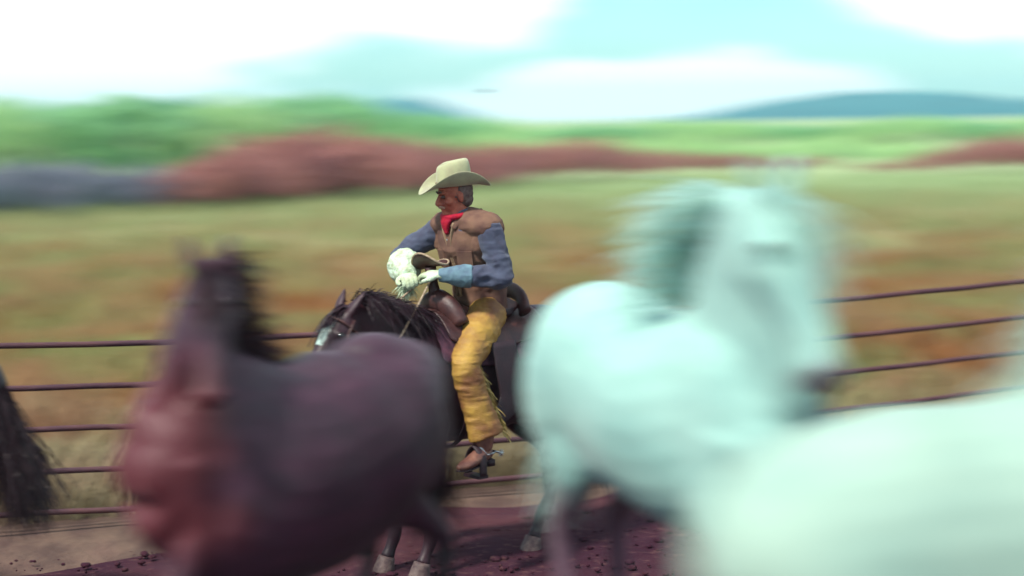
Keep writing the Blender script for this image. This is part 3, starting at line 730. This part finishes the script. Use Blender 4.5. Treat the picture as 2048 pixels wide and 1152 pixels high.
def thick(v, f, t, name):
    """give a sheet real thickness"""
    me = bpy.data.meshes.new('sheet'); me.from_pydata([tuple(p) for p in v], [], f); me.update()
    o = bpy.data.objects.new('tmp', me); COL.objects.link(o)
    s = o.modifiers.new('s', 'SOLIDIFY'); s.thickness = t; s.offset = 0
    q = o.modifiers.new('q', 'SUBSURF'); q.levels = 1; q.render_levels = 1
    dg = bpy.context.evaluated_depsgraph_get(); dg.update()
    out = bpy.data.meshes.new_from_object(o.evaluated_get(dg)); out.name = name
    bpy.data.objects.remove(o); bpy.data.meshes.remove(me)
    out.polygons.foreach_set('use_smooth', [True] * len(out.polygons)); return out
v, f = drape(-.40, .46, 1.25, .022); obj('blanket', thick(v, f, .022, 'blanket'), M['blanket'], saddle)
v, f = drape(-.36, .40, .95, .045); obj('skirt', thick(v, f, .014, 'skirt'), M['leather'], saddle)
g = Geo(); g.loft([(-.22, 0, 1.545, .14, .05), (-.12, 0, 1.50, .155, .05), (.05, 0, 1.485, .13, .05), (.20, 0, 1.53, .11, .06), (.28, 0, 1.56, .09, .06)], n=18)
obj('seat', g.skin('seat', .01, 4), M['leather'], saddle)
g = Geo(); g.loft([(-.22, -.19, 1.50, .03, .05), (-.25, -.12, 1.585, .022, .05), (-.265, 0, 1.62, .02, .05), (-.25, .12, 1.585, .022, .05), (-.22, .19, 1.50, .03, .05)], side=(1, 0, 0), n=14)
obj('cantle', g.mesh('cantle'), M['leather'], saddle)
g = Geo(); g.loft([(.27, -.17, 1.46, .05, .06), (.29, -.10, 1.555, .055, .07), (.30, 0, 1.60, .06, .07), (.29, .10, 1.555, .055, .07), (.27, .17, 1.46, .05, .06)], side=(1, 0, 0), n=14)
obj('pommel', g.mesh('pommel'), M['leather'], saddle)
hz0 = V(.30, -.02, 1.60); hz1 = V(.33, -.03, 1.80)
obj('horn', Geo().tube([hz0, (hz0 + hz1) / 2, hz1], [.045, .03, .035]).mesh('horn'), M['leather'], saddle)
# broad dished horn cap with pale binding, tipped back to the rider
rotc = np.array(Matrix.Rotation(R(-14), 3, 'Y') @ Matrix.Rotation(R(10), 3, 'X'))
v = []; f = []
rings = [(0.0, -.012), (.04, -.010), (.08, 0.0), (.112, .012)]
for ri, (r_, z_) in enumerate(rings):
    for k in range(28):
        a = k / 28 * 6.2832; v.append(rotc @ V(r_ * math.cos(a) * .9, r_ * math.sin(a) * 1.05, z_ + .03 * (r_ / .112) ** 2 * math.cos(2 * a)) + hz1 + V(0, 0, .02))
for ri in range(3):
    for k in range(28): k2 = (k + 1) % 28; f.append((ri * 28 + k, ri * 28 + k2, (ri + 1) * 28 + k2, (ri + 1) * 28 + k))
cap_ = obj('horn_cap', thick(v, f, .014, 'horn_cap'), M['leather'], saddle)
rim = [v[3 * 28 + k % 28] for k in range(29)]
obj('binding', Geo().tube(rim, .0065, n=8, sub=1).mesh('binding'), M['rope'], cap_)
for s in (-1, 1):
    # fender, stirrup leather and stirrup hang on each side of the barrel
    g = Geo(); g.loft([(.06, .30 * s, 1.36, .10, .012), (.06, .345 * s, 1.20, .10, .010), (.07, .365 * s, 1.02, .085, .010), (.20, .372 * s, .90, .05, .010), (.31, .375 * s, .80, .03, .008)], side=(1, 0, 0), n=10)
    obj('fender', g.mesh('fender'), M['dleather'], saddle)
    cxs, czs = .35, .72; pts = [(cxs, .375 * s - .065, czs - .10), (cxs, .375 * s - .06, czs), (cxs, .375 * s - .02, czs + .06), (cxs, .375 * s + .02, czs + .06), (cxs, .375 * s + .06, czs), (cxs, .375 * s + .065, czs - .10)]
    st_ = obj('stirrup', Geo().loft([(*p, .030, .009) for p in pts], side=(1, 0, 0), n=8).mesh('stirrup'), M['dleather'], saddle)
    obj('tread', Geo().box((cxs, .375 * s, czs - .105), (.034, .07, .009)).mesh('tread', False), M['dleather'], st_)
    g = Geo(); g.loft([(.30, .27 * s, 1.28, .03, .006), (.30, .285 * s, 1.10, .03, .006), (.30, .24 * s, .88, .03, .006), (.30, .12 * s, .755, .03, .006), (.30, 0, .735, .03, .006)], side=(1, 0, 0), n=8)
    obj('cinch', g.mesh('cinch'), M['dleather'], saddle)

# bridle on the ridden horse
br = empty('bridle', (ex, ey, SZ), RY, .98); tag(br, 'thin leather bridle with pale rein on the dark brown ridden horse', 'bridle')
def ringstrap(t, rx, rz, f0, name):
    pts = [rhp(t, math.cos(a) * rx, f0 + math.sin(a) * rz) for a in np.linspace(0, 2 * math.pi, 17)]
    obj(name, Geo().tube(pts, .008, n=6, sub=1).mesh(name), M['leather'], br)
ringstrap(.60, .064, .082, -.008, 'noseband'); ringstrap(.13, .098, .125, -.02, 'browband')
for s in (-1, 1):
    obj('cheek_strap', Geo().tube([rhp(.05, .094 * s, .02), rhp(.35, .098 * s, -.01), rhp(.60, .066 * s, -.01), rhp(.80, .060 * s, -.02)], .007, n=6).mesh('cheek_strap'), M['leather'], br)
    obj('bit_ring', Geo().tube([rhp(.82, .062 * s, -.02) + (rhp(0.06, 0, 0) - rhp(0, 0, 0)) * math.cos(a) + (rhp(0, 0, .035) - rhp(0, 0, 0)) * math.sin(a) for a in np.linspace(0, 6.2832, 13)], .005, n=6, sub=1).mesh('bit_ring'), M['steel'], br)
    p0 = rhp(.82, .065 * s, -.02); p1 = V(.37, .03 * s, 1.74)
    obj('rein', Geo().tube([p0, p0 * .65 + p1 * .35 + V(0, .17 * s, -.12), p0 * .3 + p1 * .7 + V(0, .10 * s, -.06), p1], .006, n=6, sub=5).mesh('rein'), M['rope'], br)

# ------------------------------------------------------------------ rider (origin on the seat of the saddle)
px_, py_ = ex - HD[0] * .02, ey - HD[1] * .02
SEAT = SZ + 1.50 * .98 - .03
rider = empty('person', (px_, py_, SEAT), RY)
tag(rider, 'rider in cream cowboy hat, red neckerchief, tan vest and mustard chaps leaning on the saddle', 'person')
hy = R(-22)                                   # the head turns to his right
def HR(p):                                    # head frame to rider frame
    m_ = Matrix.Rotation(hy, 3, 'Z') @ Matrix.Rotation(R(10), 3, 'Y')
    return V(*(m_ @ Vector(p))) + HC
HC = V(.165, -.005, .735)
HRM = np.array(Matrix.Rotation(hy, 3, 'Z') @ Matrix.Rotation(R(10), 3, 'Y'))
SHR, SHL = V(.10, -.185, .545), V(.09, .18, .545)
ELR, ELL = V(.29, -.36, .365), V(.08, .30, .265)
WRR, WRL = V(.42, -.14, .275), V(.36, .10, .285)
HIPL, KNL, ANL = V(.05, .12, .02), V(.38, .300, -.21), V(.31, .372, -.65)
HIPR, KNR, ANR = V(.05, -.12, .02), V(.38, -.300, -.21), V(.31, -.372, -.65)
def limb(g, pts, n=14, side=(0, 1, 0)):
    g.loft([(*p, r, r2) for p, r, r2 in pts], side=side, n=n)
mid = lambda a, b_, t=.5: a * (1 - t) + b_ * t
b = Geo()
b.loft([(-.04, 0, -.02, .15, .10), (-.02, 0, .08, .165, .125), (.0, 0, .20, .155, .115), (.04, 0, .34, .17, .12), (.08, 0, .47, .185, .125), (.115, 0, .555, .155, .10), (.14, 0, .60, .075, .075), (.165, -.003, .66, .056, .06), (.18, -.004, .70, .055, .06)], n=20)
for a_, e_, w_ in ((SHR, ELR, WRR), (SHL, ELL, WRL)):
    limb(b, [(a_, .06, .06), (mid(a_, e_), .048, .05), (e_, .042, .042), (mid(e_, w_, .4), .040, .040), (w_, .026, .028)])
for h_, k_, a_ in ((HIPL, KNL, ANL), (HIPR, KNR, ANR)):
    limb(b, [(h_, .095, .10), (mid(h_, k_), .085, .09), (k_, .060, .062), (mid(k_, a_, .35), .058, .060), (a_, .038, .04)])
b.ball(HR((0, 0, .035)), (.098, .078, .100), HRM); b.ball(HR((.030, 0, -.045)), (.068, .060, .068), HRM); b.ball(HR((.072, 0, -.098)), (.026, .028, .020), HRM)
b.loft([(*HR((.086, 0, .018)), .011, .012), (*HR((.106, 0, -.010)), .013, .014), (*HR((.116, 0, -.034)), .017, .015), (*HR((.100, 0, -.044)), .012, .010)], side=(0, 1, 0), n=10)
for s in (-1, 1):
    b.ball(HR((.083, .030 * s, .026)), (.018, .030, .010), HRM); b.ball(HR((.062, .046 * s, -.030)), (.028, .022, .022), HRM)
    b.ball(HR((.100, .014 * s, -.040)), (.012, .010, .009), HRM); b.ball(HR((-.005, .080 * s, -.012)), (.019, .009, .034), HRM)
b.ball(HR((.091, 0, -.064)), (.013, .030, .0065), HRM); b.ball(HR((.088, 0, -.080)), (.012, .026, .0075), HRM)
obj('body', b.skin('body', .0055, 3), M['skin'], rider)
for s in (-1, 1):
    e = obj('eye', Geo().ball(HR((.084, .031 * s, .003)), .0125).mesh('eye'), M['eyewhite'], rider)
    obj('pupil', Geo().ball(HR((.0935, .0325 * s, .002)), .0055).mesh('pupil'), M['eye'], e)
# grey hair at the back and temples, and eyebrows
g = Geo(); g.ball(HR((-.022, 0, .015)), (.088, .083, .085), HRM); g.ball(HR((-.05, 0, -.04)), (.05, .06, .045), HRM)
obj('hair', wrinkle(g.skin('hair', .007, 3), [(.003, 45, 3)]), M['hair'], rider)
for s in (-1, 1):
    obj('eyebrow', Geo().loft([(*HR((.100, .014 * s, .028)), .004, .005), (*HR((.100, .030 * s, .034)), .005, .006), (*HR((.088, .048 * s, .028)), .003, .004)], n=8).mesh('eyebrow'), M['hair'], rider)
obj('moustache', Geo().loft([(*HR((.088, -.034, -.062)), .004, .006), (*HR((.104, -.016, -.053)), .007, .009), (*HR((.108, 0, -.051)), .008, .010), (*HR((.104, .016, -.053)), .007, .009), (*HR((.088, .034, -.062)), .004, .006)], side=(1, 0, 0), n=8).mesh('moustache'), M['moustache'], rider)

# clothes
j = Geo()
j.loft([(-.01, 0, .12, .145, .115), (.0, 0, .20, .158, .120), (.04, 0, .34, .18, .13), (.08, 0, .47, .20, .135), (.112, 0, .56, .165, .11), (.13, 0, .60, .10, .09)], n=20)
for a_, e_, w_, s in ((SHR, ELR, WRR, -1), (SHL, ELL, WRL, 1)):
    e2 = mid(e_, w_, .72)
    limb(j, [(a_ + V(0, -.03 * s, .0), .076, .078), (a_ + V(0, .02 * s, -.02), .075, .076), (mid(a_, e_, .55), .066, .068), (e_, .060, .063), (mid(e_, w_, .35), .058, .060), (e2, .052, .054)])
obj('jacket', wrinkle(j.skin('jacket', .0075, 4), [(.010, (10, 10, 20), 4), (.0045, (22, 22, 40), 6)]), M['denim'], rider)
v_ = Geo()
v_.loft([(-.02, 0, .02, .168, .138), (-.01, 0, .10, .178, .142), (.0, 0, .20, .178, .138), (.04, 0, .34, .188, .142), (.08, 0, .46, .202, .150), (.105, 0, .545, .175, .128), (.125, 0, .59, .12, .105), (.14, 0, .625, .09, .09)], n=24)
v_.loft([(.085, -.240, .520, .080, .045), (.085, -.20, .545, .106, .070), (.09, -.12, .562, .118, .080), (.10, 0, .575, .11, .08), (.09, .12, .562, .118, .080), (.085, .20, .545, .106, .070), (.085, .240, .520, .080, .045)], side=(1, 0, 0), n=20); v_.ball((.07, -.17, .46), (.115, .06, .10)); v_.ball((.07, .17, .46), (.115, .06, .10))
obj('vest', wrinkle(v_.skin('vest', .0075, 4), [(.007, (7, 7, 13), 9), (.003, (20, 20, 30), 10)]), M['vest'], rider)
# front edges, collar, pockets and buttons of the vest
for s in (-1, 1):
    obj('front_edge', Geo().loft([(.225, .052 * s, .575, .006, .016), (.226, .030 * s, .50, .007, .014), (.205, .010 * s, .40, .007, .012), (.172, .008 * s, .28, .007, .012), (.150, .012 * s, .14, .007, .012)], n=8).mesh('front_edge'), M['vest_trim'], rider)
    g = Geo(); g.loft([(.05, .105 * s, .635, .022, .010), (.13, .100 * s, .625, .026, .010), (.20, .068 * s, .590, .030, .010), (.235, .045 * s, .545, .022, .008)], side=(0, s * .5, -1), n=10)
    obj('collar', g.skin('collar', .006, 2), M['vest'], rider)
    g = Geo(); g.box((.185, .10 * s, .36), (.010, .050, .055), np.array(Matrix.Rotation(R(22 * s), 3, 'Z') @ Matrix.Rotation(R(14), 3, 'Y'))); obj('pocket', g.mesh('pocket', False), M['vest'], rider)
for k in range(4):
    obj('button', Geo().ball((.226 - .022 * k, -.012, .475 - .07 * k), (.005, .009, .009)).mesh('button'), M['steel'], rider)
# shirt collar under the neckerchief
for s in (-1, 1):
    g = Geo(); g.loft([(.10, .078 * s, .640, .018, .006), (.17, .070 * s, .630, .020, .006), (.225, .040 * s, .585, .020, .006)], side=(0, s * .5, -1), n=8)
    obj('shirt_collar', g.mesh('shirt_collar'), M['denim'], rider)
g = Geo()
pts = [(.165 + math.cos(a) * .070, math.sin(a) * .070, .622 - .018 * math.cos(a)) for a in np.linspace(0, 6.2832, 17)]
g.loft([(*p, .018, .024) for p in pts], side=(0, 0, 1), n=10, sub=1)
g.loft([(.232, 0, .608, .048, .018), (.244, -.002, .575, .040, .018), (.240, -.004, .540, .024, .014), (.232, -.004, .505, .008, .008)], n=12); g.ball((.238, -.01, .600), (.020, .022, .018))
obj('neckerchief', wrinkle(g.skin('neckerchief', .005, 2), [(.003, 30, 2)]), M['red'], rider)

# hat
hat = empty('hat'); hat.parent = rider; hat.location = HR((-.004, 0, .052)); hat.rotation_euler = (R(0), R(4), hy); hat.scale = (1.04, 1.04, 1.1)
v = []; f = []; NA = 48
def hat_ring(rx, ry, zf_):
    for k in range(NA):
        a = k / NA * 6.2832; v.append((rx * math.cos(a), ry * math.sin(a), zf_(a)))
curl = lambda q: (lambda a: q * .078 * abs(math.sin(a)) ** 2.2 - q * .030 * max(0, math.cos(a)) ** 2 - q * .018 * max(0, -math.cos(a)) ** 2)
for rx, ry, q in ((.100, .084, 0), (.120, .102, .06), (.145, .122, .22), (.170, .140, .50), (.192, .152, .80), (.208, .158, 1.02)): hat_ring(rx, ry, curl(q))
for ri in range(5):
    for k in range(NA): k2 = (k + 1) % NA; f.append((ri * NA + k, ri * NA + k2, (ri + 1) * NA + k2, (ri + 1) * NA + k))
obj('brim', thick(v, f, .005, 'brim'), M['felt'], hat)
v = []; f = []
prof = [(0, 1.0, 1.0), (.030, .99, .99), (.065, .965, .94), (.095, .94, .87), (.118, .90, .78), (.130, .80, .62), (.127, .62, .42), (.112, .40, .22), (.102, .15, .06)]
for (z, sx_, sy_) in prof:
    def zz(a, z=z):
        front = max(0, math.cos(a)); return z - .022 * front ** 2 * (z / .13) ** 2 + .010 * max(0, -math.cos(a)) * (z / .13)
    rx = .101 * sx_; ry = .085 * sy_
    for k in range(NA):
        a = k / NA * 6.2832
        pinch = 1 - .22 * (z / .13) ** 2 * math.exp(-((math.cos(a) - .72) / .22) ** 2)
        v.append((rx * math.cos(a), ry * math.sin(a) * pinch, zz(a)))
for ri in range(len(prof) - 1):
    for k in range(NA): k2 = (k + 1) % NA; f.append((ri * NA + k, ri * NA + k2, (ri + 1) * NA + k2, (ri + 1) * NA + k))
n_ = len(v); v.append((0, 0, .100)); R0 = (len(prof) - 1) * NA
for k in range(NA): f.append((R0 + k, R0 + (k + 1) % NA, n_))
obj('crown', thick(v, f, .004, 'crown'), M['felt'], hat)
obj('hat_band', Geo().loft([(.1035 * math.cos(a), .0875 * math.sin(a), .016, .010, .003) for a in np.linspace(0, 6.2832, 33)], side=(0, 0, 1), n=8, sub=1).mesh('hat_band'), M['band'], hat)

# gloves: palm, four bent fingers and a thumb each, with a flaring frayed gauntlet
def glove(wr, fore, palm_n, s):
    d = unit(fore); nrm = unit(palm_n - d * np.dot(palm_n, d)); lat = np.cross(d, nrm) * s
    g = Geo(); c = wr + d * .05
    g.loft([(*(wr - d * .01), .030, .024), (*(wr + d * .03), .044, .024), (*(wr + d * .075), .050, .020), (*(wr + d * .10), .044, .016)], side=lat, n=14)
    for i, (o_, ln) in enumerate(((-.036, .070), (-.012, .080), (.012, .075), (.035, .060))):
        p = wr + d * .092 + lat * o_; q1 = p + d * ln * .45 - nrm * .008; q2 = q1 + d * ln * .15 - nrm * ln * .35; q3 = q2 - d * ln * .15 - nrm * ln * .28
        g.tube([p - d * .02, p, q1, q2, q3], [.0125, .0130, .0125, .0115, .0095], n=10)
    p = wr + d * .03 - lat * .040
    g.tube([p, p + d * .022 - lat * .022 - nrm * .01, p + d * .050 - lat * .026 - nrm * .022, p + d * .074 - lat * .014 - nrm * .030], [.016, .016, .0135, .010], n=10)
    o = obj('glove', wrinkle(g.skin('glove', .0045, 2), [(.0015, 60, 5)]), M['glove'], rider)
    return o, d, nrm, lat
go1 = glove(WRR, V(.34, .50, -.06), V(.15, 0, .95), -1)
go2 = glove(WRL, V(.25, -.62, .03), V(.2, 0, .95), 1)
g = Geo(); a_ = mid(ELR, WRR, .46)
g.loft([(*a_, .108, .100), (*mid(a_, WRR, .35), .100, .094), (*mid(a_, WRR, .75), .072, .068), (*(WRR + V(.02, .03, 0)), .042, .038)], side=(0, 0, 1), n=18)
gl = obj('gauntlet', wrinkle(g.skin('gauntlet', .006, 3), [(.006, 16, 7), (.003, 40, 8)]), M['fleece'], rider)
# shaggy fringe hanging from the right gauntlet
rs = np.random.RandomState(77); ro = []; di = []; le = []
for i in range(1100):
    t = rs.uniform(0, 1.05); ph = rs.uniform(2.0, 5.6); p = mid(a_, WRR, t); rr = .10 - .045 * t
    ro.append(p + V(math.cos(ph) * rr * .5, math.cos(ph) * rr * .6, -abs(math.sin(ph)) * rr * .8)); di.append(unit(V(rs.normal() * .3 + .1, rs.normal() * .3, -.9))); le.append(rs.uniform(.03, .105))
strands('glove_fringe', ro, di, le, M['fleece'], rider, grav=.2, width=.0035, seed=5, curl=.14)
g = Geo(); a_ = mid(ELL, WRL, .52)
g.loft([(*a_, .068, .070), (*mid(a_, WRL, .4), .064, .064), (*mid(a_, WRL, .85), .044, .044), (*(WRL + V(.01, -.02, 0)), .036, .034)], side=(0, 0, 1), n=18)
obj('cuff', wrinkle(g.skin('cuff', .006, 3), [(.003, 26, 9)]), M['cuff'], rider)

# trousers under the chaps, chaps, fringe, boots and spurs
for h_, k_, a_, s in ((HIPL, KNL, ANL, 1), (HIPR, KNR, ANR, -1)):
    g = Geo()
    low = a_ + V(-.025, 0, .03)
    g.loft([(*(h_ + V(-.04, -.02 * s, .03)), .105, .115), (*mid(h_, k_, .3), .108, .112), (*mid(h_, k_, .75), .092, .095), (*(k_ + V(-.01, 0, .0)), .080, .082), (*mid(k_, low, .22), .078, .086), (*mid(k_, low, .5), .072, .088), (*mid(k_, low, .8), .078, .100), (*low, .084, .112)], side=(0, 1, 0), n=20)
    me = wrinkle(g.skin('chaps', .007, 4), [(.0045, (9, 9, 22), 12 + s), (.003, (16, 16, 44), 14)])
    obj('chap', me, M['chaps'], rider)
    ro = []; di = []; le = []
    for i in range(130):
        t = rs.uniform(-.05, 1.02); p = mid(k_, low, t); back = V(-.085, .02 * s, 0) * (1 + .45 * t)
        ro.append(p + back + V(.02, 0, 0)); di.append(unit(V(-.62, .12 * s, -.42) + rs.normal(size=3) * .12)); le.append(rs.uniform(.05, .085))
    strands('fringe', ro, di, le, M['fringe'], rider, grav=.45, width=.0045, seed=31 + s, curl=.08)
    # boot: shaft, heel and pointed foot turned a little out
    fd = unit(V(.96, .16 * s, -.05)); heel = a_ + V(-.035, 0, -.095)
    g = Geo()
    g.tube([a_ + V(0, 0, .10), a_ + V(0, 0, .02), a_ + V(-.002, 0, -.04)], [.068, .062, .052], n=14)
    g.loft([(*(heel + V(-.012, 0, .02)), .030, .028), (*(heel + fd * .03 + V(0, 0, .030)), .039, .044), (*(heel + fd * .09 + V(0, 0, .022)), .042, .042), (*(heel + fd * .15 + V(0, 0, .008)), .046, .032), (*(heel + fd * .21 - V(0, 0, .002)), .040, .025), (*(heel + fd * .265 - V(0, 0, .004)), .014, .014)], side=(0, 1, 0), n=16)
    bt = obj('boot', wrinkle(g.skin('boot', .0055, 3), [(.002, 28, 4)]), M['boot'], rider)
    g = Geo()
    g.loft([(*(heel + V(-.02, 0, -.012)), .030, .006), (*(heel + fd * .06 + V(0, 0, -.014)), .034, .006), (*(heel + fd * .15 + V(0, 0, -.026)), .046, .006), (*(heel + fd * .22 + V(0, 0, -.026)), .036, .006), (*(heel + fd * .27 + V(0, 0, -.018)), .012, .005)], n=10)
    g.box(heel + V(-.004, 0, -.030), (.026, .028, .018))
    obj('sole', g.mesh('sole'), M['dleather'], bt)
    g = Geo()
    yk = [heel + V(.05, .046 * s, .028), heel + V(.0, .045 * s, .030), heel + V(-.045, 0, .030), heel + V(.0, -.045 * s, .030), heel + V(.05, -.046 * s, .028)]
    g.tube(yk, .006, n=8); g.tube([heel + V(-.045, 0, .030), heel + V(-.07, 0, .022), heel + V(-.095, 0, .012)], .006, n=8)
    sp = obj('spur', g.mesh('spur'), M['steel'], rider)
    g = Geo(); c = heel + V(-.100, 0, .010)
    for k in range(10):
        a = k * .6283; g.tube([c, c + V(math.cos(a) * .012, 0, math.sin(a) * .012), c + V(math.cos(a) * .026, 0, math.sin(a) * .026)], [.004, .003, .001], n=5)
    obj('rowel', g.mesh('rowel'), M['steel'], sp)
    obj('spur_strap', Geo().tube([heel + V(.05, .046 * s, .028), heel + V(.075, .030 * s, .068), heel + V(.08, 0, .080), heel + V(.075, -.030 * s, .068), heel + V(.05, -.046 * s, .028)], .007, n=8).mesh('spur_strap'), M['steel'], rider)
obj('belt', Geo().loft([(-.035 + math.cos(a) * .155, math.sin(a) * .195, .045, .020, .004) for a in np.linspace(0, 6.2832, 33)], side=(0, 0, 1), n=8, sub=1).mesh('belt'), M['dleather'], rider)

# ------------------------------------------------------------------ bird
bird = empty('bird', ((978 - 1024) / 3300 * 16, 16, CAM_Z + (241 - 184) / 3300 * 16), R(20), .30)
tag(bird, 'small dark bird flying in the pale blue sky above the rider', 'bird')
g = Geo(); g.loft([(-.16, 0, 0, .02, .01), (-.06, 0, .01, .035, .035), (.05, 0, .01, .035, .035), (.12, 0, .02, .02, .02), (.16, 0, .015, .005, .005)], n=10)
obj('body', g.mesh('body'), M['hill'], bird)
for s in (-1, 1):
    g = Geo(); g.loft([(0, .02 * s, .02, .06, .008), (.02, .14 * s, .07, .055, .006), (-.01, .26 * s, .03, .035, .005), (-.05, .34 * s, -.03, .01, .003)], side=(1, 0, 0), n=8)
    obj('wing', g.mesh('wing'), M['hill'], bird)

# ------------------------------------------------------------------ haze in the air
g = Geo(); g.box((0, 1450, 29), (3100, 1700, 33))
hz = obj('haze', g.mesh('haze', False), None)
hm = bpy.data.materials.new('haze'); hm.use_nodes = True; n = hm.node_tree; n.nodes.clear()
o_ = n.nodes.new('ShaderNodeOutputMaterial'); pv = n.nodes.new('ShaderNodeVolumePrincipled')
pv.inputs['Color'].default_value = (0.50, 0.95, 1.0, 1); pv.inputs['Density'].default_value = 0.0003
n.links.new(pv.outputs[0], o_.inputs['Volume']); hz.data.materials.append(hm)
tag(hz, 'pale blue haze over the pasture and hills', 'haze', kind='stuff')
